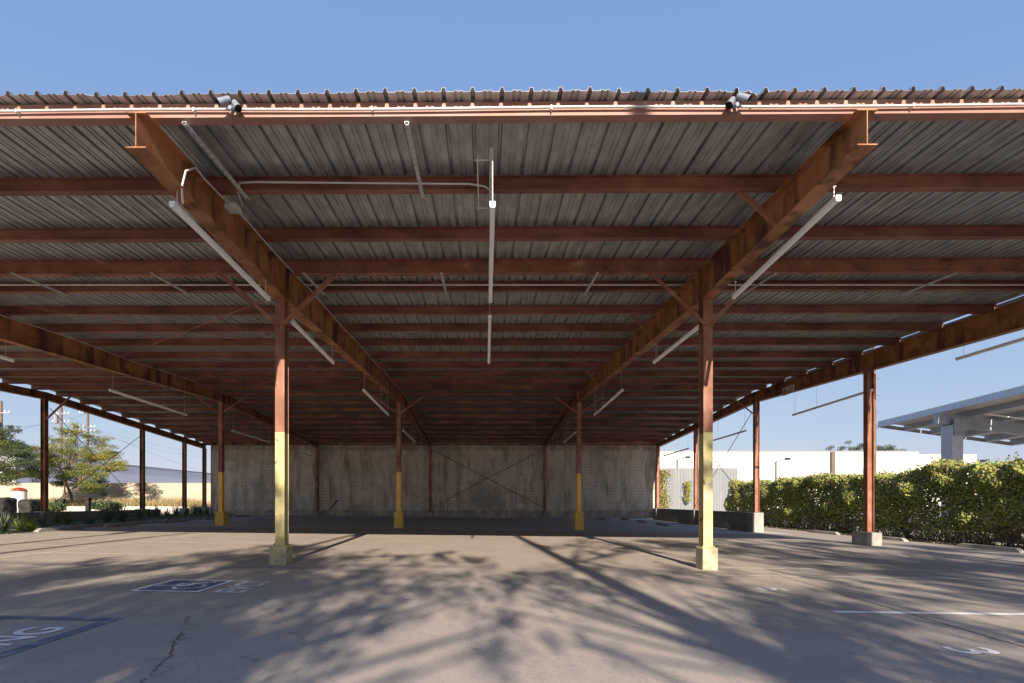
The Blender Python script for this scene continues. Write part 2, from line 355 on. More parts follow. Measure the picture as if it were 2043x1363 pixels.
def gmap(x_base, d0, up, run):
    """unit text square -> ground; up = signed X extent of cap height, run = signed D extent of the word"""
    class F:
        def __matmul__(s, v):
            x = x_base + up*v.y; d = d0 + run*v.x
            return Vector((x, d, g(x, d)+.0045))
    return F()
tag(textmesh("3", 1, M['paint_white'], gmap(3.76, 4.15, .36, -.20), "stall_number", bold=.01), "white painted figure 3 on the paving, nearest the camera at right", "painted number", "stall numbers")
tag(textmesh("5", 1, M['paint_white'], gmap(3.75, 6.98, .36, -.24), "stall_number", bold=.01), "white painted figure 5 on the paving behind the figure 3", "painted number", "stall numbers")
tag(textmesh("NO PARKING", 1, M['paint_white'], gmap(-3.66, 2.05, -.34, 2.36), "painted_words", bold=.02), "white NO PARKING words inside the blue painted border at left", "painted words")
tag(textmesh("EVCS", 1, M['paint_white'], gmap(-2.97, 6.13, -.38, .88), "painted_words", bold=.012), "white EVCS letters beside the blue wheelchair symbol", "painted words")
# accessible symbol
sx0, sx1, sd0, sd1 = -4.38, -3.50, 6.13, 7.03
sym = empty("wheelchair_symbol", ((sx0+sx1)/2, (sd0+sd1)/2, g(-4, 6.6)), "blue square wheelchair symbol with white border painted on the paving", "painted symbol")
def gq(b, pts, z): b.add([(x, d, g(x, d)+z) for x, d in pts], [tuple(range(len(pts)))])
b = MB(); gq(b, [(sx0, sd0), (sx1, sd0), (sx1, sd1), (sx0, sd1)], .004); b.build("blue_field", M['paint_blue'], sym)
b = MB(); t_ = .06
for q in ([(sx0, sd0), (sx1, sd0), (sx1, sd0+t_), (sx0, sd0+t_)], [(sx0, sd1-t_), (sx1, sd1-t_), (sx1, sd1), (sx0, sd1)],
          [(sx0, sd0+t_), (sx0+t_, sd0+t_), (sx0+t_, sd1-t_), (sx0, sd1-t_)], [(sx1-t_, sd0+t_), (sx1, sd0+t_), (sx1, sd1-t_), (sx1-t_, sd1-t_)]): gq(b, q, .007)
b.build("white_border", M['paint_white'], sym)
b = MB()
def sympt(u, v): return (sx0 + (1-v)*(sx1-sx0), sd0 + u*(sd1-sd0))   # u right, v up in the symbol
def symline(pts, wd):
    for (a0, b0), (a1, b1) in zip(pts[:-1], pts[1:]):
        v = Vector((a1-a0, b1-b0)); n = Vector((-v.y, v.x)).normalized()*wd/2; e = v.normalized()*wd*.3
        gq(b, [sympt(a0+n.x-e.x, b0+n.y-e.y), sympt(a0-n.x-e.x, b0-n.y-e.y), sympt(a1-n.x+e.x, b1-n.y+e.y), sympt(a1+n.x+e.x, b1+n.y+e.y)], .009)
gq(b, [sympt(.45+.055*math.cos(a*math.pi/5), .84+.055*math.sin(a*math.pi/5)) for a in range(10)], .0085)
symline([(.45,.76),(.47,.45),(.66,.44),(.76,.22),(.84,.24)], .06); symline([(.46,.62),(.64,.61)], .05)
symline([(.40+.2*math.cos(R(a)), .37+.2*math.sin(R(a))) for a in range(110, 350, 20)], .05)
b.build("wheelchair_figure", M['paint_white'], sym)
b = MB()
def gl(pts, wd):
    for p0, p1 in zip(pts[:-1], pts[1:]):
        v = Vector((p1[0]-p0[0], p1[1]-p0[1])); n = Vector((-v.y, v.x)).normalized()*wd/2
        gq(b, [(p0[0]+n.x, p0[1]+n.y), (p0[0]-n.x, p0[1]-n.y), (p1[0]-n.x, p1[1]-n.y), (p1[0]+n.x, p1[1]+n.y)], .0045)
def px(x, y): D = 1110/(y-1000); return ((x-968)*D/1000, D)
gl([px(230,1170), px(240,1167.3), px(252,1167.0), px(272,1170.2), px(286,1167.2)], .035)
gl([px(257,1164.0), px(263,1162.3), px(300,1162.0), px(306,1163.0), px(285,1164.6), px(257,1164.0)], .03)
tag(b.build("painted_figures", M['paint_faint']), "worn pale figures painted on the paving left of the wheelchair symbol", "painted number")
# faint white scuffs
# ------------------------------------------------------------------ canopy
XL, XR, XE, XLL, XLE = -3.64, 3.95, 11.42, -11.13, -18.6
ROW = [8.98, 21.15, 33.2]
def roof(D):   # underside of purlins (absolute z)
    return CZ + (4.06 + .034*(D-5.24) if D < 21.2 else 4.603 - .070*(D-21.2))
def kx(D): return max(0, .0105 - .0005*D)
def rbot(D):
    k = [(5.24, 3.68), (8.98, 3.59), (21.15, 4.17), (33.4, 3.56)]
    for (a, ha), (c, hc) in zip(k[:-1], k[1:]):
        if D <= c: return CZ + ha + (hc-ha)*(D-a)/(c-a)
    return CZ + 3.56
can = empty("parking_canopy", (0, 20, 0), "long open parking canopy of rusty red steel with corrugated roof", "canopy")
X0D, X1D = XLE-.16, XE+.22
# roof deck
pitch = .305
prof = []
x = X0D
pp = [(0,0),(.010,.043),(.040,.043),(.050,0),(.135,0),(.140,.014),(.163,.014),(.167,.004),(.193,.004),(.197,.014),(.220,.014),(.225,0)]
while x < X1D:
    for a, z in pp:
        if x+a <= X1D: prof.append((x+a, z))
    x += pitch
Ds = [5.23, 5.34, 6.7, 9, 13, 17, 21.2, 25, 29, 33.45]
b = MB(); n = len(prof)
offs = {}
for D in Ds:
    for (x, z) in prof:
        pid = int((x-X0D+.03)/.915)
        if pid not in offs: offs[pid] = (random.uniform(-.012, .012), random.uniform(-.004, .004))
        dz = 0; dd = 0
        if D == Ds[0]:
            dd = offs[pid][0]; dz = offs[pid][1] + random.uniform(-.002, .002)
            xx = x/5.2*1000+968
            if 1496 < xx < 1524: dz -= .045*(1-abs(xx-1512)/16) if abs(xx-1512) < 16 else 0
            if abs(xx-1490) < 50: dz -= .008
        Dx = D - kx(D)*x + dd
        b.v.append((x, Dx, roof(D) + .203 + z + dz + (.0015 if pid % 2 else 0)))
for j in range(len(Ds)-1):
    for i in range(n-1):
        b.f.append((j*n+i, j*n+i+1, (j+1)*n+i+1, (j+1)*n+i)); b.m.append(0)
dk = b.build("roof_deck", M['deck'], can)
sm = dk.modifiers.new("thickness", 'SOLIDIFY'); sm.thickness = .0015; sm.offset = 1
# purlins
def cprof(D, hh, lip, flip=1):
    t = .008
    return [(0,0),(-lip*flip,0),(-lip*flip,t),(-t*flip,t),(-t*flip,hh-t),(-lip*flip,hh-t),(-lip*flip,hh),(0,hh)]
def purlin(D, m, hh=.182, lip=.052, zoff=.018, xa=X0D, xb=X1D):
    b = MB(); Da = D - kx(D)*xa; Db = D - kx(D)*xb; z = roof(D)+zoff
    for (a, c, z0, z1) in ((-.004, .004, .0085, hh-.0085), (-lip, lip, 0, .008), (-lip, lip, hh-.008, hh)):
        b.extrude([(a, z0), (c, z0), (c, z1), (a, z1)], (xa, Da, z), (xb, Db, z), (0,1,0), (0,0,1))
    return b.build("purlin", m, can)
pd = [6.68, 8.0, 10.14, 11.5, 12.8, 14.1, 15.5, 16.8, 18.15, 19.45, 20.7, 21.9, 23.2, 24.5, 25.85, 27.2, 28.5, 29.85, 31.2, 32.4]
for D in pd: purlin(D, M['purlin'])
b = MB()
for (a, c, z0, z1) in ((0, .008, .05, .2), (.0085, .11, .05, .058), (.0085, .11, .192, .2)):
    D = 5.35
    b.extrude([(a, z0), (c, z0), (c, z1), (a, z1)], (X0D, D-kx(D)*X0D, roof(D)), (X1D, D-kx(D)*X1D, roof(D)), (0,1,0), (0,0,1))
o = b.build("purlin", M['fascia'], can); o["label"] = "sun bleached front eave purlin"
b = MB(); ds_ = [5.2, 9.6, 10.3, 12.0, 12.9, 14.6, 15.1, 17, 20.4]
for i_, (a_, c_) in enumerate(zip(ds_[:-1], ds_[1:])):
    for th_ in (.201 if i_ % 2 == 0 or i_ == 7 else .172,):
        b.extrude([(0, .002), (.004, .002), (.004, th_), (0, th_)], (X1D+.01, a_, roof(a_)), (X1D+.01, c_, roof(c_)), (1,0,0), (0,0,1))
b.build('edge_trim', M['galv'], can)
# bolted strut beams on the column lines
def beamx(D, hh, zoff, m, xa=X0D, xb=X1D):
    b = MB(); z = roof(D)+zoff; w_ = .10
    for (a, c, z0, z1) in ((-.006, .006, .012, hh-.012), (-w_/2, w_/2, 0, .012), (-w_/2, w_/2, hh-.012, hh)):
        b.extrude([(a, z0), (c, z0), (c, z1), (a, z1)], (xa, D-kx(D)*xa, z), (xb, D-kx(D)*xb, z), (0,1,0), (0,0,1))
    return b.build("strut_beam", m, can)
purlin(9.14, M['strut'], .255, .06, -.055)
purlin(33.25, M['rafter'], .26, .06, -.06)
# rafters
def rafter(X, D0, edge=False):
    b = MB(); fw = .105; ft = .014
    Dk = [D0, 8.98, 12.1, 16.6, 21.15, 27.2, 33.4]
    def zt(D): return roof(D) - .002
    def zb(D): return (zt(D)-.30) if edge else min(rbot(D), zt(D)-.2)
    dx = 0
    for a, c in zip(Dk[:-1], Dk[1:]):
        za, zc = zb(a), zb(c); ta, tc_ = zt(a), zt(c)
        # web
        b.extrude([(-.005, za+ft), (.005, za+ft), (.005, ta-ft), (-.005, ta-ft)], (X, a, 0), (X, c, 0), (1,0,0), (0,0,1), 0,
                  [(-.005, zc+ft), (.005, zc+ft), (.005, tc_-ft), (-.005, tc_-ft)])
        b.extrude([(-fw, za), (fw, za), (fw, za+ft), (-fw, za+ft)], (X, a, 0), (X, c, 0), (1,0,0), (0,0,1), 0, [(-fw, zc), (fw, zc), (fw, zc+ft), (-fw, zc+ft)])
        b.extrude([(-fw, ta-ft), (fw, ta-ft), (fw, ta), (-fw, ta)], (X, a, 0), (X, c, 0), (1,0,0), (0,0,1), 0, [(-fw, tc_-ft), (fw, tc_-ft), (fw, tc_), (-fw, tc_)])
    for D in (8.89, 9.08, 12.1, 21.05, 21.25):
        for s in (-1, 1):
            xa, xb = sorted((X+s*.006, X+s*(fw-.012)))
            b.box(xa, xb, D-.005, D+.005, zb(D)+ft+.001, zt(D)-ft-.001)
    return b.build("rafter", M['rafter'], can)
rafter(XL, 5.22); rafter(XR, 5.18); rafter(XLL, 5.3); rafter(XE, 5.1); rafter(XLE, 5.3, True)
# columns
def hcol(X, D, z0, z1, zy=None, rot=False, mats=None, fl=.165, dp=.2, name="column"):
    b = MB()
    def seg(za, zb_, mi):
        if not rot:
            b.box(X-fl/2, X+fl/2, D-dp/2, D-dp/2+.012, za, zb_, mi); b.box(X-fl/2, X+fl/2, D+dp/2-.012, D+dp/2, za, zb_, mi)
            b.box(X-.005, X+.005, D-dp/2+.012, D+dp/2-.012, za, zb_, mi)
        else:
            b.box(X-dp/2, X-dp/2+.012, D-fl/2, D+fl/2, za, zb_, mi); b.box(X+dp/2-.012, X+dp/2, D-fl/2, D+fl/2, za, zb_, mi)
            b.box(X-dp/2+.012, X+dp/2-.012, D-.005, D+.005, za, zb_, mi)
    if zy: seg(z0, zy, 1); seg(zy, z1, 0)
    else: seg(z0, z1, 0)
    b.box(X-.11, X+.11, D-.12, D+.12, z0-.016, z0-.001, 1 if zy else 0)
    b.box(X-.10, X+.10, D-.115, D+.115, z1, z1+.0001+.01, 0) if False else None
    return b.build(name, mats or [M['column'], M['yellow']], can)
def footing(col, X, D, w_, dpt, ztop, m, bev=.02, xa=None):
    b = MB(); x0, x1 = (X-w_/2, X+w_/2) if xa is None else xa
    b.box(x0, x1, D-dpt/2, D+dpt/2, g(X, D)-.1, ztop)
    o = b.build("footing", m, None, (X, D, g(X, D)), bevel=bev)
    o.parent = col; o.location = o.location - wloc(col)
    return o
for X, ztop, zbot in ((XL, .39, .0), (XR, .36, 0)):
    c = hcol(X, 8.98, ztop+.017, rbot(8.98)-.001, 2.40, mats=[M['column'], M['yellow_pale']])
    c["label"] = "column painted pale lemon yellow below"
    footing(c, X, 8.94, .30 if X < 0 else .27, .32, ztop, M['pedestal_yellow'] if X < 0 else M['pedestal_tan'])
c = hcol(XLL, 8.98, .42, rbot(8.98)-.001, 2.40, mats=[M['column'], M['yellow_pale']]); footing(c, XLL, 8.98, .3, .3, .40, M['pedestal_yellow'])
for X in (XLL, XL, XR):
    c = hcol(X, 21.15, .757, rbot(21.15)-.001, 2.40 if X < 0 else 2.34)
    footing(c, X, 21.15, .37, .37, .74, M['pedestal_ochre'], .015)
    c = hcol(X, 33.2, .47, rbot(33.2)-.001, None); footing(c, X, 33.2, .36, .34, .45, M['concrete'])
for D in (8.98, 14.95, 21.15, 27.2, 33.2):
    zt_ = .26 if D < 16 else .72
    c = hcol(XE+.02, D, zt_+.017, rbot(D)-.001, None, True, mats=[M['column'], M['column']])
    if D < 16: footing(c, XE, D-.05, .43, .62, .26, M['concrete'], .01, (11.12, 11.56))
    else: footing(c, XE, D, .44, .42, .70, M['concrete'], .01, (XE-.24, XE+.22))
for D in (8.98, 14.95, 21.15, 27.2, 31.0, 33.2):
    c = hcol(XLE, D, .77, roof(D)-.303, None, True, mats=[M['rafter'], M['rafter']])
    if D in (8.98, 14.95, 21.15, 27.2): footing(c, XLE, D, .42, .6, .753, M['concrete'], .01)
    else: footing(c, XLE, D, .4, .4, .753, M['concrete'], .01)
# stub hanging at the outside of the right edge rafter
b = MB(); X_, D_ = XE+.62, 15.6
b.box(X_-.06, X_-.045, D_-.1, D_+.1, CZ+3.15, CZ+3.95); b.box(X_+.045, X_+.06, D_-.1, D_+.1, CZ+3.15, CZ+3.95); b.box(X_-.045, X_+.045, D_-.006, D_+.006, CZ+3.15, CZ+3.95)
b.box(XE+.11, X_+.06, D_-.05, D_+.05, CZ+3.955, CZ+3.985)
b.build("bracket_stub", M['fascia'], can)
# knee braces
def brace(p, q, wd=.066, m='column', nm="knee_brace"):
    b = MB(); p = Vector(p); q = Vector(q); d = (q-p).normalized(); up = Vector((0,1,0)) if abs(d.y) < .7 else Vector((0,0,1))
    sx = d.cross(up).normalized(); sy = sx.cross(d).normalized(); t = .008
    b.extrude([(-wd/2,0),(wd/2,0),(wd/2,t),(-wd/2+t,t),(-wd/2+t,wd),(-wd/2,wd)], p, q, sx, sy)
    return b.build(nm, M[m], can)
for X in (XL, XR, XLL):
    for s in (-1, 1):
        brace((X+s*.02, 8.862, CZ+3.10), (X+s*1.0 if X > 0 else X+s*.98+(-.2 if s < 0 else 0), 9.02, roof(9.1)-.05))
    for s in (-1, 1):
        brace((X+s*.03, 21.03, CZ+3.66), (X+s*1.06, 21.12, CZ+4.42), .06)
for s in (-1,): brace((XE+s*.1, 21.0, CZ+3.6), (XE+s*1.1, 21.1, CZ+4.42), .06)
brace((XLE+.1, 21.1, CZ+3.45), (XLE+1.1, 21.1, CZ+4.4), .06)
for D in (6.62, 11.5, 17.0):
    brace((XR-.56, D+.03, roof(D)+.01), (XR-.09, D, rbot(D)+.02), .05, nm="rafter_brace")
brace((3.35-.0, 21.3, CZ+4.43), (3.35, 21.3, CZ+4.6), .03)
# tie rods
def rod(p, q, r=.012, m='rafter', nm="tie_rod"):
    b = MB(); b.tube([p, q], r, 6); return b.build(nm, M[m], can)
rod((XL+.1, 33.1, CZ+3.42), (XR-.1, 33.16, CZ-.42), .02); rod((XR-.1, 33.1, CZ+3.42), (XL+.1, 33.06, CZ-.42), .02)
rod((XLE+.1, 21.3, CZ+3.95), (XLE+.1, 27.0, CZ-.25), .014, 'dark'); rod((XLE+.13, 27.0, CZ+3.6), (XLE+.13, 21.3, CZ-.2), .014, 'dark')
rod((XE-.1, 21.3, CZ+3.75), (XE-.1, 27.1, CZ-.3), .014, 'dark'); rod((XE-.13, 27.1, CZ+3.6), (XE-.13, 21.3, CZ-.2), .014, 'dark')
rod((XL-.1, 9.7, CZ+4.10), (XLL+.1, 15.1, CZ+4.32), .010, 'column'); rod((XLL+.1, 9.7, CZ+4.08), (XL-.1, 15.1, CZ+4.34), .007, 'column')
rod((XL-.1, 15.3, CZ+4.30), (XLL+.1, 20.9, CZ+4.5), .010, 'column')
for X, zt_ in ((XL, .39), (XR, .36)):
    for sx_ in (-1, 1):
        b = MB(); b.tube([(X+sx_*.095, 8.875, zt_+.001), (X+sx_*.095, 8.875, zt_+.045)], .011, 6); b.build("anchor_bolt", M['rafter'], can)
# bolts on knee brace joints
for X in (XL, XR):
    for s in (-1, 1):
        b = MB(); b.tube([(X+s*.045, 8.845, CZ+3.115), (X+s*.045, 8.87, CZ+3.115)], .014, 6); b.build("bolt", M['rafter'], can)

# ------------------------------------------------------------------ things fixed to the canopy
# tube lights
def make_tube(X, Da, Db, ha, hb, label, chains, joint=False, wire=.01, mat_end='white_plastic', tx=0):
    ra = empty("tube_light", (X, (Da+Db)/2, CZ+(ha+hb)/2), label, "tube light", "tube lights hung below the canopy")
    b = MB(); w_, h_ = .030, .034
    sec = [(-w_, h_), (w_, h_), (w_, -.008), (.025, -.024), (.012, -.033), (-.012, -.033), (-.025, -.024), (-w_, -.008)]
    p, q = Vector((X, Da, CZ+ha)), Vector((X+tx, Db, CZ+hb))
    b.extrude(sec, p, q, (1,0,0), (0,0,1)); b.build("housing", M['lamp_body'], ra)
    for pt, s in ((p, -1), (q, 1)):
        b = MB(); sc = [(a*1.12, c*1.1) for a, c in sec]; b.extrude(sc, pt+Vector((0, s*.001, 0)), pt+Vector((0, s*.03, 0)), (1,0,0), (0,0,1)); b.build("end_cap", M[mat_end], ra)
    for k, (D, ztop) in enumerate(chains):
        tt = (D-Da)/(Db-Da); z0 = CZ+ha+(hb-ha)*tt+h_
        b = MB()
        if wire > .006:   # links
            nlk = max(3, int((ztop-z0)/.022)); 
            for i in range(nlk):
                za = z0+(ztop-z0)*i/nlk; zb2 = z0+(ztop-z0)*(i+1.15)/nlk
                o_ = .005
                if i % 2: b.box(X+tx*tt-.006, X+tx*tt+.006, D-.002, D+.002, za, zb2)
                else: b.box(X+tx*tt-.002, X+tx*tt+.002, D-.006, D+.006, za, zb2)
            b.box(X+tx*tt-.02, X+tx*tt+.02, D-.012, D+.012, ztop, ztop+.008)
        else: b.tube([(X+tx*tt, D, z0), (X+tx*tt, D, ztop)], .004, 5)
        b.build("hanger", M['galv'], ra)
    return ra
TL = [(-3.66, .06, "left of the middle bay"), (4.05, .12, "right of the middle bay")]
make_tube(-3.64, 5.85, 8.28, 3.45, 3.35, "long white tube light along the left rafter, nearest the camera", [(5.92, rbot(5.9)), (8.2, rbot(8.2))], tx=.05)
make_tube(-3.60, 9.35, 11.85, 3.34, 3.28, "white tube light on the left rafter just behind its front column", [(9.4, rbot(9.4)), (11.8, rbot(11.8))])
make_tube(.085, 5.74, 8.16, 3.38, 3.27, "long white tube light hanging in the middle of the centre bay, front one", [(5.78, roof(5.8)-.05), (8.1, roof(8.1)-.02)], wire=.004)
make_tube(.085, 9.18, 11.7, 3.36, 3.25, "white tube light in the centre bay, behind the front one", [(9.22, roof(9.2)-.08), (11.6, roof(11.6)-.01)], wire=.004)
make_tube(4.07, 5.80, 8.28, 3.49, 3.38, "long white tube light along the right rafter, nearest the camera", [(5.85, rbot(5.85)), (8.25, rbot(8.25))], tx=.05)
make_tube(4.10, 9.35, 11.9, 3.34, 3.30, "white tube light on the right rafter just behind its front column", [(9.4, rbot(9.4)), (11.8, rbot(11.8))], tx=-.08)
for X, nm in ((XLL+.03, "far left"), (-3.60, "left"), (4.06, "right"), (XE+.02, "right edge")):
    wr = .004; pm = 'dark' if X > 10 else 'white_plastic'
    lb = {"far left": "the far left rafter", "left": "the rafter left of centre", "right": "the rafter right of centre", "right edge": "the right edge beam"}[nm]
    make_tube(X, 14.85, 18.6, 3.28, 3.20, "slim tube light, front one, under "+lb+"", [(14.95, rbot(14.95)), (17.3, rbot(17.3)), (18.5, rbot(18.5))], wire=wr)
    make_tube(X, 22.0, 25.8, 3.09, 3.03, "slim tube light behind the second column under "+lb, [(22.1, rbot(22.1)), (24.6, rbot(24.6)), (25.7, rbot(25.7))], wire=wr)
    make_tube(X, 28.2, 32.0, 2.96, 2.90, "small far tube light near the back wall under "+lb, [(28.3, rbot(28.3)), (31.9, rbot(31.9))], wire=wr)
make_tube(XLL+.03, 9.3, 11.75, 3.32, 3.30, "tube light cut by the left picture edge under the far left rafter", [(9.4, rbot(9.4)), (11.6, rbot(11.6))], wire=.004)
make_tube(XE+.04, 9.5, 12.15, 3.45, 3.45, "tube light cut by the right picture edge under the edge beam", [(9.6, rbot(9.6)), (12.0, rbot(12.0))], wire=.004)

# strut channels
def channel(p, q, label, wd=.041, double=False):
    p = Vector(p); q = Vector(q); o = empty("strut_channel", p, label, "metal channel", "galvanised strut channels under the roof")
    d = (q-p).normalized(); b = MB()
    for s in (-1, 1):
        a = p+Vector((s*wd/2, 0, 0)); c = q+Vector((s*wd/2, 0, 0)); b.bar(a, c, .004, .022)
    b.bar(p+Vector((0,0,.012)), q+Vector((0,0,.012)), wd, .003)
    n_ = int((q-p).length/.05)
    for i in range(n_):
        c = p+(q-p)*(i+.5)/n_
        if i % 2 == 0: b.bar(c-d*.009+Vector((0,0,-.011)), c+d*.009+Vector((0,0,-.011)), wd, .002)
    b.build("channel_rail", M['galv'], o)
channel((-3.22, 5.36, roof(5.35)-.014), (-3.22, 6.80, roof(6.8)-.014), "long strut channel from the eave to the first purlin beside the left rafter")
channel((-.84, 5.36, roof(5.35)-.014), (-.84, 6.80, roof(6.8)-.014), "long strut channel from the eave to the first purlin left of the centre light")
channel((.075, 5.75, roof(6.7)-.06), (.075, 7.0, roof(6.7)-.03), "strut channel directly above the front centre light")
channel((.085, 8.2, roof(8.1)-.03), (.085, 9.2, roof(9.1)-.08), "short strut channel between the two centre lights")
for i, X in enumerate((-8.55, -6.03, -3.28, -.79, 2.03, 5.25, 8.50, 10.9)):
    lb = ["first from the left picture edge", "second from the left picture edge", "just right of the left rafter", "left of the centre light", "right of the centre light", "just right of the right rafter", "second from the right picture edge", "at the right picture edge"][i]
    channel((X, 9.05, roof(9.1)-.075), (X, 10.25, roof(10.2)-.014), "short slotted channel carrying the cross conduit, "+lb)
# conduits
def pipe(pts, r, name, label, m='conduit'):
    b = MB(); b.tube(pts, r, 8); o = b.build(name, M[m], None, pts[0], smooth=True)
    return tag(o, label, "conduit")
fz = roof(5.35)+.105
o = pipe([(x_, 5.315-kx(5.35)*x_, fz + .006*math.sin(x_*1.3)) for x_ in [-7.5+.25*i for i in range(62)]], .0135, "conduit_pipe", "bright conduit pipe running along the front eave")
for x_ in [-6.9+1.9*i for i in range(8)]:
    b = MB(); b.box(x_-.008, x_+.008, 5.297-kx(5.35)*x_, 5.346-kx(5.35)*x_, fz-.024, fz+.016); b.build("pipe_clip", M['conduit'], o)
pipe([(x_, 9.85, roof(9.85)+.035) for x_ in [-12+.5*i for i in range(48)]], .016, "conduit_pipe", "long straight conduit crossing the whole canopy behind the strut beam")
pipe([(XL+.30, 6.9, roof(6.68)-.06), (XL+.34, 6.68, roof(6.68)+.03), (XL+.42, 6.58, roof(6.68)+.07), (XL+.6, 6.57, roof(6.68)+.075), (-2.0, 6.57, roof(6.68)+.065), (-.2, 6.57, roof(6.68)+.05), (.0, 6.60, roof(6.68)+.035), (.07, 6.6, roof(6.68)-.02)], .0125, "conduit_pipe", "conduit along the first purlin from the left rafter to the centre light")
pipe([(-3.56, 5.9, CZ+3.5), (-3.56, 5.88, CZ+3.68), (-3.50, 5.86, CZ+3.86), (-3.44, 5.95, CZ+3.96), (-3.46, 6.2, CZ+3.97), (XL+.2, 6.75, roof(6.8)-.12)], .0125, "conduit_pipe", "curved conduit feeding the near light on the left rafter")
pipe([(XL+.16, D, roof(D)-.035 - .02*math.sin(D*1.7)) for D in [6.9+.4*i for i in range(64)]], .010, "conduit_pipe", "conduit following the top of the left rafter to the back")
pipe([(XLL+.15, D, roof(D)-.035 - .02*math.sin(D*1.3)) for D in [8.9+.5*i for i in range(48)]], .010, "conduit_pipe", "conduit following the top of the far left rafter")
pipe([(XLL-.02, 33.0, CZ+3.83), (XR+.2, 33.0, CZ+3.83)], .012, "conduit_pipe", "thin conduit across the back just under the roof")
pipe([(XR+.2, 33.0, CZ+3.80), (XE-.6, 33.0, CZ+3.86)], .012, "conduit_pipe", "thin conduit at the back right just under the roof")
b = MB(); b.box(XL+.14, XL+.30, 6.72, 6.88, roof(6.7)-.17, roof(6.7)-.10)
tag(b.build("junction_box", M['galv'], None, (XL+.22, 6.8, roof(6.7)-.17), bevel=.004), "small grey junction box at the top of the left rafter", "junction box")
b = MB(); b.box(-.10, -.085, 5.95, 7.05, roof(6.6)-.02, roof(6.6)-.005); b.box(-.13, .06, 6.0, 6.02, roof(6.6)-.022, roof(6.6)-.008); b.box(-.13, .06, 6.98, 7.0, roof(6.6)-.022, roof(6.6)-.008)
tag(b.build("hanger_bracket", M['galv'], None, (-.09, 6.5, roof(6.6)-.02)), "thin galvanised bracket beside the centre strut channel", "bracket")

# floodlights
def flood(x, s, label):
    X = (x-968)*5.27/1000; D = 5.33 - kx(5.35)*X; z = roof(5.35)+.075
    ro = empty("security_light", (X, D, z), label, "floodlight", "twin head floodlights on the eave")
    b = MB(); b.lathe([(.0, 0), (.05, 0), (.05, .03), (0, .03)], (0, 0, 0), 14)
    b.v = [(X+a, D-.012-c, z+.0+bb) for a, bb, c in b.v]; b.build("mounting_plate", M['bronze'], ro)
    def head(p, d, r, L, m, nm):
        p = Vector(p); d = Vector(d).normalized(); b = MB(); b.tube([p, p+d*L*.3, p+d*L], r*.8, 16, r2=r, caps=False)
        b.tube([p+d*L, p+d*(L-.03)], r, 16, r2=r*.9, caps=False, mi=1); 
        o = b.build(nm, [M[m], M['dark']], ro, smooth=True)
        b = MB(); b.tube([p, p-d*.012], r*.8, 16, r2=r*.5); b.build("back_cap", M[m], o)
        b = MB(); b.tube([p+d*(L-.028), p+d*(L-.025)], r*.9, 16); b.build("lens", M['dark'], o)
    head((X+s*.02, D-.09, z+.085), (-s*-.0 - s*.0 + s*.75, -.35, -.55) if False else (s*.72, -.4, -.62), .036, .13, 'floodgrey', "lamp_head")
    head((X-s*.02, D-.06, z+.07), (-s*.55, -.25, -.85), .038, .10, 'floodgrey', "lamp_head")
    b = MB(); b.tube([(X, D-.03, z+.02), (X, D-.06, z+.06)], .022, 10); b.build("sensor_arm", M['bronze'], ro)
    b = MB(); b.tube([(X, D-.05, z+.0), (X+s*.01, D-.10, z-.01)], .020, 12); b.build("sensor_eye", M['glass_dark'], ro)
flood(462, -1, "grey twin head floodlight on the eave left of the centre")
flood(1464, 1, "grey twin head floodlight on the eave by the bent roof panel")
# B-27 sign
sg = empty("location_sign", (XE-.02, 18.85, CZ+4.1), "small pale sign reading B-27 on the right edge beam", "sign")
b = MB(); b.box(XE-.018, XE-.009, 18.5, 19.2, CZ+4.02, CZ+4.32); b.build("sign_plate", mat("sign face", [(.80,.68,.62),(.86,.75,.69)], 6, .6), sg)
class SM:
    def __matmul__(s, v): return Vector((XE-.0195, 19.14 - .58*v.x, CZ+4.10 + .17*v.y))
textmesh("B-27", 1, M['dark'], SM(), "sign_letters", sg, bold=.01)

# ------------------------------------------------------------------ back wall
b = MB(); b.box(-18.35, 11.55, 33.5, 33.75, 0, CZ+3.72)
tag(b.build("block_wall", M['backwall'], None, (-3.4, 33.6, 0)), "tall stained old block wall closing the back of the canopy", "wall")
# small leaning bar at the wall
b = MB(); b.bar(P(657,1018,33.0), P(672,1000,33.4), .05, .05); b.bar(P(668,1001,33.3), P(675,997,33.3), .12, .05)
tag(b.build("leaning_tool", M['dark'], None, P(657,1018,33.0)), "dark short stick leaning on the back wall left of the centre", "stick")
# low concrete wall on the right
b = MB(); b.box(XE-.12, XE+.10, 21.37, 26.98, -.2, .70)
tag(b.build("low_wall", M['concrete_dark'], None, (XE, 24, -.1), bevel=.01), "low board marked concrete wall between the front and middle right piers", "low wall")
b = MB(); b.box(XE-.12, XE+.10, 27.42, 32.98, -.2, .70)
tag(b.build("low_wall", M['concrete_dark'], None, (XE, 30, -.1), bevel=.01), "low board marked concrete wall between the middle and rear right piers", "low wall")
# low wall on the left
b = MB(); b.box(XLE-.12, XLE+.10, 6, 28.6, 0, .72)
tag(b.build("low_wall", M['concrete_dark'], None, (XLE, 20, 0), bevel=.01), "long low concrete wall behind the planting on the left", "low wall")

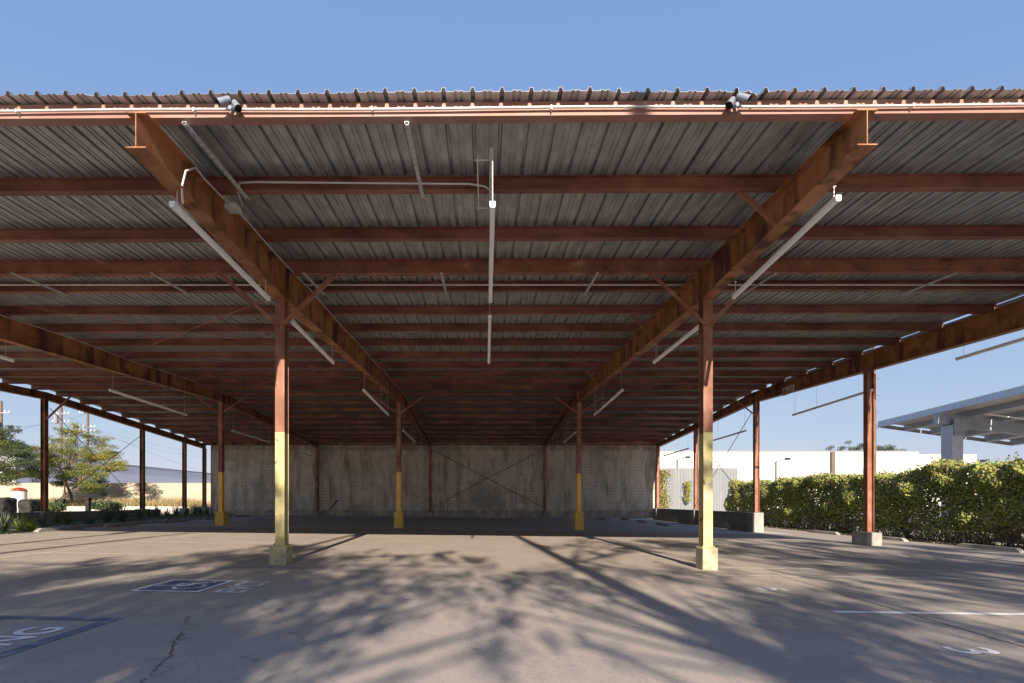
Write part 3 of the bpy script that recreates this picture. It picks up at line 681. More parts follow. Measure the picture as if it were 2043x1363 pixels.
# wheel stops
def stop_mesh(m, nm, dark=False):
    b = MB(); L = 1.8; b_, h_ = .085, .115
    ends = [(-L/2, 0, .0), (-L/2+.14, 1, 1), (L/2-.14, 1, 1), (L/2, 0, 0)]
    sec = lambda t: [(-b_, 0), (b_, 0), (b_*(.95-.25*t), .03+(h_-.03)*t), (-b_*(.95-.25*t), .03+(h_-.03)*t)]
    for (y0, t0, _), (y1, t1, _) in zip(ends[:-1], ends[1:]):
        b.extrude(sec(t0), (0, y0, 0), (0, y1, 0), (1,0,0), (0,0,1), 0, sec(t1))
    return b.build(nm, m, None, (0,0,0), bevel=.008)
st = stop_mesh(M['concrete'], "wheel_stop")
spots = []
for i, (D, X) in enumerate(((16.8, -14.25), (19.7, -14.3), (23.1, -14.3), (26.4, -14.3), (29.6, -14.4))):
    spots.append((X, D, "concrete wheel stop beside the left planting, "+["nearest the camera", "second from the front", "third from the front", "beside the yellow footing", "farthest back"][i]))
for i, (D, X) in enumerate(((13.8, 13.85), (17.4, 13.87), (20.6, 13.9))):
    spots.append((X, D, "concrete wheel stop in front of the hedge, "+["nearest the right picture edge", "behind the near right footing", "farthest back, left of the footing"][i]))
for i, D in enumerate((25.9, 29.3, 32.4)):
    spots.append((9.15 if i < 2 else 9.1, D, "shaded wheel stop in the back right corner, "+["nearest", "middle one", "farthest"][i]))
spots.append((7.6, 32.6, "lone shaded wheel stop at the foot of the back wall"))
for i, (X, D, lb) in enumerate(spots):
    o = st if i == 0 else st.copy()
    if i: COL.objects.link(o)
    o.location = (X, D, g(X, D)-.002); o.rotation_euler = (0, 0, random.uniform(-.02, .02)); tag(o, lb, "wheel stop", "concrete wheel stops")

# ------------------------------------------------------------------ foliage helpers
def leaf(b, c, L, W, mi, nrm=None):
    if nrm is None:
        nrm = Vector((random.gauss(0,1), random.gauss(0,1), random.gauss(0,1)+.3))
    if nrm.length < .01: nrm = Vector((0,0,1))
    nrm.normalize(); t = nrm.orthogonal().normalized(); a = random.uniform(0, 6.28)
    u = (Matrix.Rotation(a, 3, nrm) @ t)*L/2; v = nrm.cross(u).normalized()*W/2; c = Vector(c)
    b.add([c-u, c+v, c+u, c-v], [(0,1,2,3)], mi)
def in_ell(rx, ry, rz, shell=.0):
    while True:
        p = Vector((random.uniform(-1,1), random.uniform(-1,1), random.uniform(-1,1)))
        if shell <= p.length <= 1: return Vector((p.x*rx, p.y*ry, p.z*rz))
def limb(b, p, q, r0, r1, bend=.15, n=6):
    p = Vector(p); q = Vector(q); L = (q-p).length; mid = Vector((random.uniform(-1,1), random.uniform(-1,1), random.uniform(-.3,.6)))*L*bend
    pts = [p + (q-p)*t + mid*4*t*(1-t)*.5 for t in [i/n for i in range(n+1)]]
    b.tube(pts, r0, 7, r2=r1); return pts

# hedge on chain link fence
fence = empty("chain_link_fence", (15.0, 20, g(15,20)), "grey chain link fence overgrown by the green hedge", "fence")
gz = g(15, 20)
for D in (10.4, 12.9, 15.4, 18.0, 20.6, 23.2, 25.8, 28.4):
    b = MB(); b.tube([(14.72, D, gz-.1), (14.72, D, gz+2.1)], .035, 8); b.build("fence_post", M['galv'], fence)
b = MB(); b.tube([(14.72, 10.4, gz+2.1), (14.72, 29, gz+2.1)], .02, 6); b.build("top_rail", M['galv'], fence)
b = MB()
for k in range(110):
    d0 = 10.4+k*.17
    for s in (1, -1):
        a, c = (d0, d0+2.0) if s > 0 else (d0+2.0, d0)
        b.bar((15.05, a, gz+.1), (15.05, c, gz+2.1), .003, .003)
b.build("wire_mesh", M['steelgrey'], fence)
hb = MB(); tw = MB()
def hz(D):   # ragged hedge top
    return 2.27 + .07*math.sin(D*.9) + .07*math.sin(D*2.3+1) + .05*math.sin(D*5.1) + .07*math.sin(D*9.7) + (.10 if 15.2 < D < 16.8 else 0) - .09*max(0, min(1, (15-D)/2))
for k in range(120000):
    D = 9.3 + 20.9*random.random()**1.15
    top = hz(D); z = random.random()**.8*top
    # thin out the foot and make clumps
    cl = math.sin(D*2.1+z*1.7)+math.sin(D*4.3-z*3.1+2)+math.sin(z*5+D*.7)
    if z < .45 and random.random() < .6: continue
    if z < 1.0 and random.random() < (.4 if D < 17 else .2): continue
    if cl < -.7 and random.random() < .55: continue
    depth = random.random()**2*.7
    bulge = .16*cl*.5 - .12*max(0, z-top+.3)
    X = 14.72 - .18 - bulge + depth
    if random.random() < .16: z = top + random.gauss(0, .06) + max(0, cl)*.04; X = 14.6+random.random()*.9
    r = random.random(); c2 = math.sin(D*1.3+2)+math.sin(D*.5)
    mi = 0 if r < .26 else 1 if r < .76+c2*.06 else 2 if r < .88 else 3
    nr = Vector((-.6+random.gauss(0,.5), -.8+random.gauss(0,.55), .5+random.gauss(0,.5)))
    s = random.uniform(.06, .105)
    leaf(hb, (X, D, gz+z), s, s*.8, mi, nr)
for k in range(110):   # sprigs
    D = random.uniform(9.5, 29); z = hz(D); X = random.uniform(14.5, 15.3); h = random.uniform(.12, .38)
    tw.tube([(X, D, gz+z-.15), (X+random.uniform(-.1,.1), D+random.uniform(-.1,.1), gz+z+h)], .005, 4)
    for i in range(9): leaf(hb, (X+random.gauss(0,.04), D+random.gauss(0,.05), gz+z+h*i/9), .08, .05, random.choice((0,1,1,3)))
for k in range(1100):   # stems
    D = random.uniform(9.3, 29.5); X = random.uniform(14.6, 15.2)
    p = Vector((X, D, gz)); pts = [p]
    for i in range(5): p = p + Vector((random.gauss(0,.07), random.gauss(0,.16), random.uniform(.1,.26))); pts.append(p)
    tw.tube(pts, random.uniform(.006,.016), 4, r2=.004)
hedge = tag(hb.build("hedge", [M['leaf_green'], M['leaf_yellow'], M['leaf_dark'], M['leaf_red']], None, (15, 20, gz)), "long ivy hedge in green and yellow along the right side", "hedge")
tw.build("stems", M['bark'], hedge, kind="stuff")
b = MB(); b.add([(x_, d_, g(x_, d_)+z_) for z_ in (-.05, .03) for x_, d_ in ((14.25, 8), (15.9, 8), (15.9, 30.5), (14.25, 30.5))], [(4,5,6,7),(0,1,5,4),(1,2,6,5),(2,3,7,6),(3,0,4,7)])
b.build("soil_strip", M['soil'], kind="structure")
b = MB()
for k in range(5000):
    x_ = 14.6+random.gauss(0,.25); d_ = random.uniform(9, 30); leaf(b, (x_, d_, g(x_, d_)+.04+random.random()*.03), .08, .05, random.choice((0,0,1,2)), Vector((random.gauss(0,.4), random.gauss(0,.4), 1)))
tag(b.build("fallen_leaves", [M['drygrass'], M['bark'], M['leaf_green']], None, (14.6, 20, gz)), "brown fallen leaves and twigs along the foot of the hedge", "fallen leaves", kind="stuff")
# vine on wall end and metal fence
b = MB()
for k in range(5200):
    z = random.random()*3.1; X = 12.1 + random.gauss(0, .34) + .35*math.sin(z*2)*.4 + (.5 if z > 2.6 else 0)*random.random()
    leaf(b, (X, 35.2+random.uniform(-.35,.2), .25+z), .11, .08, random.choice((0,1,1,2,2,3)))
for k in range(12): b.tube([(12.2+random.gauss(0,.3), 35.3, .0), (12.2+random.gauss(0,.3), 35.3, 3.2)], .012, 4, 4)
tag(b.build("climbing_vine", [M['leaf_green'], M['leaf_yellow'], M['drygrass'], M['leaf_dark'], M['bark']], None, (12.2, 35.3, 0)), "half dry vine climbing the grey panel at the wall end", "vine")
b = MB()
for k in range(500): leaf(b, (14.4+random.gauss(0,.12), 35.6+random.uniform(-.1,.1), 1.1+random.random()*1.5), .11, .08, random.choice((0,1,2)))
tag(b.build("climbing_vine", [M['leaf_green'], M['leaf_yellow'], M['drygrass']], None, (14.4, 35.6, 1)), "small vine strand on the grey panel by the rear right column", "vine")
# corrugated metal fence
b = MB(); x = 12.0; k = 0
while x < 18.0:
    for a, dz in ((0,0),(.04,.03),(.10,.03),(.14,0)):
        b.v.append((x+a, 36.0-dz, -.2)); b.v.append((x+a, 36.0-dz, CZ+.066*36)); k += 1
    x += .2
for i in range(k-1): b.f.append((2*i, 2*i+2, 2*i+3, 2*i+1)); b.m.append(0)
o = b.build("metal_panel_fence", M['siding'], None, (15, 36, 0)); so_ = o.modifiers.new("t", 'SOLIDIFY'); so_.thickness = .03
tag(o, "pale grey corrugated metal fence behind the right columns", "fence")
# white building
wb = empty("warehouse_building", (50, 95, 0), "long white flat roofed warehouse beyond the hedge", "building")
b = MB(); b.box(20, 69.2, 80, 120, -.3, CZ+.099*80); b.build("wall", M['white_bldg'], wb)
b = MB(); b.box(69.2, 78.8, 80.4, 120, -.3, CZ+.0945*80); b.build("wall", M['white_bldg'], wb)
b = MB(); b.box(19.9, 69.3, 79.9, 120.1, CZ+.099*80, CZ+.099*80+.12); b.box(69.3, 78.9, 80.3, 120.1, CZ+.0945*80, CZ+.0945*80+.10); b.build("parapet_cap", M['siding'], wb)
for z in (5.6, 7.4):
    b = MB(); b.box(20, 69.2, 79.97, 79.995, z, z+.05); b.build("reveal_line", M['siding'], wb)
# yard lamps
for i, (x, yt, D, lb) in enumerate(((1351, 918, 62, "thin lamp post in front of the white warehouse, beside the rear right column"), (1548, 921, 62, "thin lamp post in front of the white warehouse, above the hedge"), (1935, 925, 62, "small lamp post in front of the white warehouse, right of the grey column"))):
    p = P(x, yt, D); o = empty("yard_lamp", (p.x, D, 0), lb, "lamp post", "lamp posts by the warehouse")
    b = MB(); b.tube([(p.x, D, -.1), (p.x, D, p.z)], .10, 6); b.build("pole", M['pole_dark'], o)
    b = MB(); b.bar((p.x, D, p.z), (p.x+.9, D-.5, p.z+.25), .09, .09); b.build("arm", M['pole_dark'], o)
    b = MB(); b.box(p.x+.85, p.x+1.35, D-.8, D-.4, p.z+.15, p.z+.42); b.build("lamp_shade", M['dark'], o)
# trees peeping above the warehouse
def sparse_tree(x, D, ztop, w_, label, n=2600, seed=1):
    random.seed(seed); X = (x-968)*D/1000; o = empty("distant_tree", (X, D, 0), label, "tree", "sparse trees behind the warehouse")
    b = MB(); lb = MB(); limb(b, (X, D, 0), (X, D, ztop*.7), .35, .2, .02)
    for i in range(26):
        c = Vector((X + random.uniform(-w_, w_), D+random.uniform(-2,2), ztop*random.uniform(.78, .96)))
        c.z -= abs(c.x-X)/w_*ztop*.08
        limb(b, (X, D, ztop*.6), c, .10, .03, .1, 4)
        for k in range(n//26): lb.v, lb.f; leaf(lb, c+in_ell(.9,.9,.5), .28, .16, random.choice((0,0,1)))
    b.build("trunk", M['bark'], o); lb.build("crown", [M['leaf_dark'], M['leaf_grey']], o)
sparse_tree(1700, 130, 17.6, 6.0, "open crowned tree rising above the warehouse left of the utility pole", seed=3)
sparse_tree(1765, 130, 16.8, 3.6, "smaller open crowned tree rising above the warehouse right of the utility pole", seed=4)
random.seed(11)
# grey pier on warehouse
b = MB(); p = P(1661, 902, 60); b.tube([(p.x, 60, -.1), (p.x, 60, p.z)], .28, 8)
tag(b.build("utility_pole", M['wood'], None, (p.x, 60, 0)), "short grey brown pole against the white warehouse behind the hedge", "utility pole")
up = empty("utility_pole", (.776*30, 30, 0), "wooden utility pole with climbing pegs behind the near right column", "utility pole")
b = MB(); b.tube([(.776*30, 30, -.2), (.776*30, 30, 10.5)], .13, 10, r2=.10); b.build("pole_shaft", M['wood'], up)
for i in range(14):
    b = MB(); z = 3.0+i*.5; b.bar((.776*30, 30, z), (.776*30+(-.24 if i % 2 == 0 else .2), 29.9, z), .03, .03); b.build("climbing_peg", M['dark'], up)

# solar canopy on the right
sc = empty("solar_canopy", (19.5, 21, 0), "grey steel solar panel carport on the far right behind the hedge", "solar carport")
A = P(1750, 852, 26); B = P(2018, 889, 24.8); U = (B-A).normalized(); Wd = (P(2043, 783, 18.9)-A).normalized()
C = A + Wd*15; N = U.cross(Wd).normalized()
if N.z < 0: N = -N
LU = (B-A).length
def sp(u, v, h): return A + U*u + Wd*v + N*h
def slab(b, u0, u1, v0, v1, h0, h1, mi=0):
    vs = [sp(u, v, h) for h in (h0, h1) for (u, v) in ((u0,v0),(u1,v0),(u1,v1),(u0,v1))]
    b.add(vs, [(0,3,2,1),(4,5,6,7),(0,1,5,4),(1,2,6,5),(2,3,7,6),(3,0,4,7)], mi)
for i in range(15):     # panels
    b = MB(); v0 = i*1.02
    for k in range(3):
        slab(b, k*LU/3+.02, (k+1)*LU/3-.02, v0, v0+.99, .26, .29, 0); slab(b, k*LU/3+.02, (k+1)*LU/3-.02, v0, v0+.99, .292, .30, 1)
    b.build("solar_panel", [M['pv_back'], M['pv_top']], sc)
for u in (.0, LU*.2, LU*.4, LU*.6, LU*.8, LU-.1):
    b = MB(); slab(b, u, u+.07, 0, 15.3, 0, .25); slab(b, u, u+.14, 0, 15.3, -.012, -.001); b.build("roof_purlin", M['steelblue'], sc)
b = MB(); slab(b, -.02, LU+.02, -.06, -.005, -.0, .17); b.build("edge_beam", M['steelgrey'], sc)
v_ = 3.45
b = MB(); slab(b, .01, LU-.3, v_-.13, v_+.13, -.50, -.02); b.build("main_beam", M['steelgrey'], sc)
cp = sp(.66, v_, -.5); 
b = MB(); b.box(cp.x-.25, cp.x+.25, cp.y-.28, cp.y+.28, -.2, cp.z+.02); b.build("post", M['steelblue'], sc, bevel=.02)
b = MB(); b.box(cp.x-.20, cp.x+.265, cp.y-.33, cp.y-.283, cp.z-.45, cp.z+.30)
b.build("splice_plate", M['steelgrey'], sc)
for v in (2.2, 4.2, 8.2, 10.4):
    b = MB(); slab(b, 1.2, LU-1.2, v, v+.09, -.06, -.02); b.build("canopy_light", M['white_plastic'], sc)
b = MB()
random.seed(5)
for i in range(14):
    v = .5+i*1.02; pts = [sp(.1, v+t*.5, .24-.10*math.sin(math.pi*t)) for t in (0,.2,.4,.6,.8,1)]; b.tube(pts, .012, 5)
b.build("cable_loops", M['dark'], sc)
# white vehicle behind hedge
vh = empty("parked_van", (18.2, 14.8, gz), "white van glimpsed through the foot of the hedge at right", "van")
b = MB(); sec = [(13.0,.35),(17.3,.35),(17.35,.9),(16.5,1.15),(15.8,1.75),(13.1,1.8),(12.95,1.1)]
b.add([(17.0, d, gz+z) for d, z in sec]+[(18.8, d, gz+z) for d, z in sec], [tuple(range(7)), tuple(range(13, 6, -1))]+[(i, (i+1) % 7, 7+(i+1) % 7, 7+i)[::-1] for i in range(7)])
b.build("body", M['white_plastic'], vh, bevel=.05)
b = MB(); b.box(16.985, 16.998, 13.3, 15.7, gz+1.12, gz+1.6); b.build("window", M['dark'], vh)
for d in (13.9, 16.4):
    b = MB(); b.tube([(16.96, d, gz+.34), (17.2, d, gz+.34)], .34, 18); b.build("wheel", M['dark'], vh)
b = MB(); b.box(16.985, 16.998, 13.2, 17.0, gz+.98, gz+1.06); b.build("red_stripe", M['flower'], vh)

# ------------------------------------------------------------------ left side landscape
bank = MB(); bank.box(-90, XLE-.125, 2, 32.5, -.4, .36); bank.box(-90, XLE-.125, 32.8, 44, -.4, .80)
bank.build("soil_bank", M['bank'], kind="structure")
b = MB(); gq2 = [(-18.47, 6), (-14.95, 6), (-14.75, 31.5), (-18.47, 33)]
b.add([(x, d, g(x, d)+.03) for x, d in gq2]+[(x, d, -.1) for x, d in gq2], [(0,1,2,3),(0,4,5,1),(1,5,6,2),(2,6,7,3)]); b.build("planting_bed", M['mulch'], kind="structure")
b = MB(); b.box(-60, -19.6, 32.5, 32.75, .1, .84)
tag(b.build("retaining_wall", M['curbwall'], None, (-30, 32.6, .3), bevel=.01), "low pale retaining wall below the dry grass on the left", "retaining wall")
b = MB(); b.box(-75, -20.0, 37, 37.2, .5, CZ+1.34)
tag(b.build("garden_wall", M['blockwall'], None, (-40, 37, .7)), "cream concrete block wall behind the left trees", "wall")
# dry grass as stuff
random.seed(21); b = MB()
def blade(b, x, d, z, h, lean, wd, mi=0):
    a = random.uniform(0, 6.28); dx, dy = math.cos(a)*wd, math.sin(a)*wd; lx, ly = random.gauss(0, lean), random.gauss(0, lean)
    b.add([(x-dx, d-dy, z), (x+dx, d+dy, z), (x+lx*.5+dx*.6, d+ly*.5+dy*.6, z+h*.6), (x+lx, d+ly, z+h), (x+lx*.5-dx*.6, d+ly*.5-dy*.6, z+h*.6)], [(0,1,2,3,4)], mi)
for k in range(15000):
    x = random.uniform(-36, -19.8); d = random.uniform(33.0, 36.6); blade(b, x, d, .8, random.uniform(.22,.62)*(1.2 if math.sin(x*1.7) > 0 else .8), .12, .012, 1 if random.random() < .15 else 0)
for k in range(9000):
    x = random.uniform(-31, -19.0); d = random.uniform(20, 31.5); blade(b, x, d, .36, random.uniform(.1,.45)*max(.2, math.sin(x*1.1+d)), .15, .012, 1 if random.random() < .3 else 0)
tag(b.build("dry_grass", [M['drygrass'], M['leaf_grey']], None, (-25, 33, .5)), "straw coloured dry grass in front of the cream wall", "grass", kind="stuff")
b = MB()
for k in range(5200):
    x = random.uniform(-18.3, -15.3); d = random.uniform(12, 31.5); blade(b, x, d, g(x,d)+.02, random.uniform(.05,.22), .08, .01, random.choice((0,0,1)))
tag(b.build("ground_cover", [M['leaf_green'], M['leaf_grey']], None, (-17, 22, .2)), "low green ground cover filling the left planting bed", "ground cover", kind="stuff")
# spiky plants
def spiky(name, m, n, L, wd, seed):
    random.seed(seed); b = MB()
    for i in range(n):
        a = random.uniform(0, 6.28); el = random.uniform(R(12), R(82)); l = L*random.uniform(.6, 1.1); d = Vector((math.cos(a), math.sin(a), 0)); s_ = Vector((-d.y, d.x, 0))
        pts = []
        for t in (0, .3, .65, 1): 
            r = l*t; pts.append(d*(r*math.cos(el)) + Vector((0,0,max(.01, r*math.sin(el) - .38*l*t*t*math.cos(el)))))
        ws = [wd*.7, wd, wd*.7, .001]
        vs = []
        for p, w2 in zip(pts, ws): vs += [p-s_*w2, p+s_*w2]
        b.add(vs, [(0,1,3,2),(2,3,5,4),(4,5,7,6)], 0 if random.random() < .8 else 1)
    return b.build(name, m, None, (0,0,0))
pr = [spiky("strap_leaf_plant", [M['leaf_grey'], M['leaf_green']], 90, .62, .018, 1), spiky("strap_leaf_plant", [M['leaf_lime'], M['leaf_green']], 150, .5, .010, 2), spiky("strap_leaf_plant", [M['leaf_green'], M['leaf_dark']], 110, .5, .014, 3)]
plan = [(8,1064,1,0),(40,1061,1.15,1),(62,1060,.9,1),(85,1055,.8,0),(112,1050,.9,2),(135,1049,1.1,2),(178,1049,.9,0),(215,1045,1.25,0),(243,1044,1.2,0),(262,1041,1.0,2),(280,1039,1.0,2),(296,1037,1.0,2),(313,1035.5,1.0,0),(330,1034,1.0,2),(348,1033,1.1,0),(365,1032,1.0,2),(380,1031,1.0,0),(396,1030.5,1.0,2),(412,1030,1.0,2),(-30,1066,1.0,0)]
used = set()
random.seed(31)
wh = ["at the left picture edge","bright lime green tuft near the left picture edge","bright lime green tuft left of the first wheel stop","low one just left of the first wheel stop","dark green, in front of the near left column","dark green, behind the first wheel stop","grey green, behind the end of the first wheel stop","large grey green, between the first two wheel stops","large grey green, behind the second wheel stop","green, behind the second wheel stop","green, at the end of the long low wall","green, right of the long low wall end","grey green, left of the third wheel stop","green, behind the third wheel stop","grey green, above the third wheel stop","green, below the third left column","grey green, near the wall corner","green, in front of the wall corner","last one before the yellow footing","just outside the left picture edge"]
for i, (x, y, s, k) in enumerate(plan):
    D = .97/(y-1000)*1000; X = max(-18.1, (x-968)*D/1000)
    o = pr[k] if k not in used else pr[k].copy()
    if k in used: COL.objects.link(o)
    used.add(k)
    o.location = (X, D, g(X, D)+.02); o.rotation_euler = (0,0,random.uniform(0,6)); o.scale = (s*1.25,)*3
    tag(o, "spiky plant, "+wh[i], "plant", "strap leaf plants in the left bed")
# shrubs
def shrub(x, y, D, rx, rz, label, mi, z0):
    b = MB(); c = P(x, y, D)
    for k in range(1600): leaf(b, c+in_ell(rx, rx, rz, .3)+Vector((random.gauss(0,.05),0,0)), .09, .06, random.choice(mi))
    for k in range(10): b.tube([(c.x, D, z0), c+in_ell(rx*.6, rx*.6, rz*.6)], .015, 4, 4)
    tag(b.build("shrub", [M['leaf_grey'], M['leaf_green'], M['leaf_yellow'], M['drygrass'], M['bark']], None, (c.x, D, z0)), label, "shrub", "shrubs on the left bank")
shrub(208, 1009, 26, .68, .26, "rounded grey green shrub left of the second left column", (0,0,1,1), .36)
shrub(226, 1010, 27, .42, .26, "smaller green shrub right beside the grey green one", (1,2), .36)
shrub(108, 1012, 24, .45, .25, "low green shrub right of the near left column", (0,1,1), .36)
shrub(78, 1007, 30, .9, .35, "pale low shrub behind the dark boulder block", (0,3,2), .36)
# boulders
def boulder(x0, x1, yt, D, label):
    X0 = (x0-968)*D/1000; X1 = (x1-968)*D/1000; z = CZ+(1000-yt)*D/1000; b = MB(); b.box(X0, X1, D-.4, D+.4, .3, z)
    o = b.build("boulder_block", M['darkrock'], None, ((X0+X1)/2, D, .36)); o.modifiers.new("bv", 'BEVEL').width = .14; o.modifiers["bv"].segments = 4
    s_ = o.modifiers.new("sb", 'SUBSURF'); s_.levels = 2; s_.render_levels = 3; s_.subdivision_type = 'SIMPLE'
    tx = bpy.data.textures.new("rock", 'CLOUDS'); tx.noise_scale = .35; dm = o.modifiers.new("dp", 'DISPLACE'); dm.texture = tx; dm.strength = .12
    tag(o, label, "boulder", "dark rounded blocks by the planter")
boulder(-14, 22, 993, 25, "dark rounded block cut by the left picture edge"); boulder(48, 74, 997.5, 24, "dark rounded block between the white planter and the near left column")
# planter
pc = P(38.5, 980, 29); pl = empty("planter_pot", (pc.x, 29, .36), "tall white cylindrical planter pot left of the near left column", "planter")
b = MB(); b.lathe([(.30, .36), (.34, .40), (.345, pc.z), (.30, pc.z), (.29, pc.z-.08)], (pc.x, 29, 0), 28); b.build("pot", M['pot'], pl, smooth=False)
b = MB()
for k in range(1500):
    v = in_ell(.36, .36, .24, .35); v.z = abs(v.z); leaf(b, Vector((pc.x, 29, pc.z-.03))+v, .06, .05, 0 if random.random() < .85 else 1)
tag(b.build("red_flowers", [M['flower'], M['leaf_green']], None, (pc.x, 29, pc.z)), "mound of coral red flowers in the white planter", "flowers")
# stump and leaning post
q = P(175.5, 993, 25); b = MB(); b.box(q.x-.09, q.x+.09, 24.92, 25.10, .3, q.z-.13); b.box(q.x-.19, q.x+.10, 24.88, 25.14, q.z-.128, q.z)
tag(b.build("wood_bollard", M['darkrock'], None, (q.x, 25, .36), bevel=.03), "dark stubby bollard with a wider head in the dry grass", "bollard")
b = MB(); b.bar(P(119,1012,25), P(128.5,995.5,25), .16, .14)
tag(b.build("leaning_post", M['darkrock'], None, (-21, 25, .36), bevel=.02), "short dark post leaning right behind the near left column", "post")

# trees on the left
def clumpy_tree(name, label, trunk_pts, blobs, mats, nleaf, ls, group, seed, tr=.10, flat=.8):
    random.seed(seed); base = trunk_pts[0]; o = empty(name, base, label, "tree", group)
    b = MB(); lb = MB(); b.tube(trunk_pts, tr, 8, r2=tr*.55)
    top = Vector(trunk_pts[-1])
    tot = sum(r*r for _, r, _ in blobs)
    for c, r, mi in blobs:
        c = Vector(c); limb(b, Vector(trunk_pts[-2]).lerp(top, random.uniform(.2,1)), c, tr*.4, .015, .12)
        for j in range(9):
            cc = c + in_ell(r, r, r*flat); limb(b, c, cc, .012, .004, .1, 3)
            for k in range(int(nleaf*r*r/tot/9)):
                pp = cc + in_ell(r*.62, r*.62, r*.26); leaf(lb, pp, ls, ls*.42, random.choice(mi), Vector((random.gauss(0,.6), random.gauss(0,.6), 1)))
    b.build("trunk", M['bark'], o); lb.build("crown", mats, o); return o
LM = [M['leaf_green'], M['leaf_yellow'], M['leaf_gold'], M['leaf_dark'], M['leaf_grey']]
D = 34
bl = []
random.seed(41)
for x, y, r, mi in ((125,862,.55,(0,1,4)),(150,868,.6,(1,1,2)),(180,870,.5,(0,1,4)),(100,875,.5,(1,4)),(200,880,.6,(1,2)),(130,890,.8,(0,1,2)),(160,895,.8,(0,1,3)),(190,900,.8,(0,1,2)),(218,900,.6,(1,4)),(90,898,.7,(1,2,2)),(72,905,.6,(2,2,1)),(110,912,.9,(1,2,0)),(145,915,.9,(0,3,1)),(175,918,.9,(0,1,1)),(205,915,.8,(1,2)),(228,925,.6,(1,1,2)),(90,925,.8,(1,2,0)),(120,935,.8,(0,3,1)),(155,938,.8,(1,1,2)),(185,940,.8,(0,1)),(210,938,.6,(0,1)),(130,955,.7,(0,1,3)),(165,958,.8,(0,1)),(190,962,.6,(0,3)),(118,968,.5,(0,1)),(150,850,.35,(1,)),(235,930,.4,(1,2)),(200,978,.4,(0,4)),(178,972,.5,(0,))):
    p = P(x+4, y+2, D+random.uniform(-1.5,1.5)); bl.append((p, r, mi))
tb = P(146, 1003, D)
clumpy_tree("mesquite_tree", "golden green feathery tree between the two left columns", [(tb.x, D, .75), (tb.x-.15, D, 1.6), (tb.x-.5, D, 2.4), (tb.x-.5, D, 3.4)], bl, LM, 46000, .10, "trees on the left bank", 8)
D = 30; bl = []
for x, y, r, mi in ((0,865,.5,(0,4)),(20,880,.8,(0,4,1)),(-30,880,1.,(0,4,3)),(45,895,.7,(0,4)),(10,905,1.0,(0,3,1)),(55,915,.7,(4,0)),(-40,915,1.2,(0,3)),(30,925,1.0,(0,3,4)),(70,935,.6,(4,3,0)),(0,940,1.,(0,1,3)),(45,945,.8,(0,3)),(75,950,.5,(3,4)),(15,955,.6,(0,1)),(20,853,.3,(4,)),(34,858,.25,(4,))):
    p = P(x, y, D+random.uniform(-1,1)); bl.append((p, r, mi))
tb = P(-25, 1003, D)
clumpy_tree("mesquite_tree", "grey green feathery tree cut by the left picture edge", [(tb.x, D, .3), (tb.x+.1, D, 1.6), (tb.x, D, 2.6), (tb.x, D, 3.4)], bl, LM, 42000, .10, "trees on the left bank", 9)
# stakes
for x, lb in ((130, "left"), (161, "right")):
    p = P(x, 1000, 33.6); b = MB(); b.tube([(p.x, 33.6, .75), (p.x-.05, 33.6, 2.9)], .05, 7)
    tag(b.build("tree_stake", mat("pine stake "+lb, [(.42,.22,.10),(.5,.28,.14)], 5, .8), None, (p.x, 33.6, .8)), "orange brown wooden stake on the %s of the golden tree trunk" % lb, "stake", "stakes of the golden tree")
# utility poles far left
def upole(x, ytop, D, label, arms, cans):
    X = (x-968)*D/1000; zt = CZ+(1000-ytop)*D/1000; o = empty("utility_pole", (X, D, .3), label, "utility pole", "utility poles behind the left trees")
    b = MB(); b.tube([(X, D, .3), (X, D, zt)], .19, 8, r2=.14); b.build("pole_shaft", M['wood'], o)
    for y in arms:
        z = CZ+(1000-y)*D/1000; b = MB(); b.box(X-1.1, X+1.1, D-.12, D-.02, z-.06, z+.06); b.build("crossarm", M['steelgrey'], o)
        b = MB()
        for s in (-1, -.5, .5, 1): b.lathe([(.05,0),(.07,.1),(.03,.2)], (X+s*1.0, D-.07, z+.061), 8)
        b.build("insulators", M['pot'], o)
    for (dx, y) in cans:
        z = CZ+(1000-y)*D/1000; b = MB(); b.lathe([(.0,-.55),(.26,-.55),(.28,.4),(.15,.5),(0,.5)], (X+dx, D-.35, z), 12); b.build("transformer", M['siding'], o)
upole(122, 780, 62, "nearer utility pole with transformer seen through the golden tree", (826, 842), ((-.35, 837),))
upole(175, 790, 66, "farther utility pole with two crossarms above the golden tree", (824, 852, 861), ())
upole(2, 800, 55, "utility pole at the left picture edge above the grey green tree", (824,), ((-.1, 850),))
for i, (p, q, sag) in enumerate(((P(-60,858,56), P(122,826,62), 1.0), (P(122,826,62), P(430,952,64), .3), (P(175,852,66), P(440,905,120), .8), (P(175,860,66), P(440,915,120), .8), (P(-60,838,56), P(175,824,66), 1.2), (P(233,926,54.5), P(412,947,75), .15))):
    b = MB(); b.tube([p.lerp(q, t/10)+Vector((0,0,-sag*4*(t/10)*(1-t/10))) for t in range(11)], .010, 4)
    tag(b.build("power_line", M['dark'], None, p), ["sagging wire at the top left from the picture edge to the nearer pole", "wire from the nearer pole down toward the back wall", "upper faint wire right of the farther pole", "lower faint wire right of the farther pole", "wire from the left edge to the farther pole", "thin wire along the grey building roofline"][i], "wire", "overhead wires")
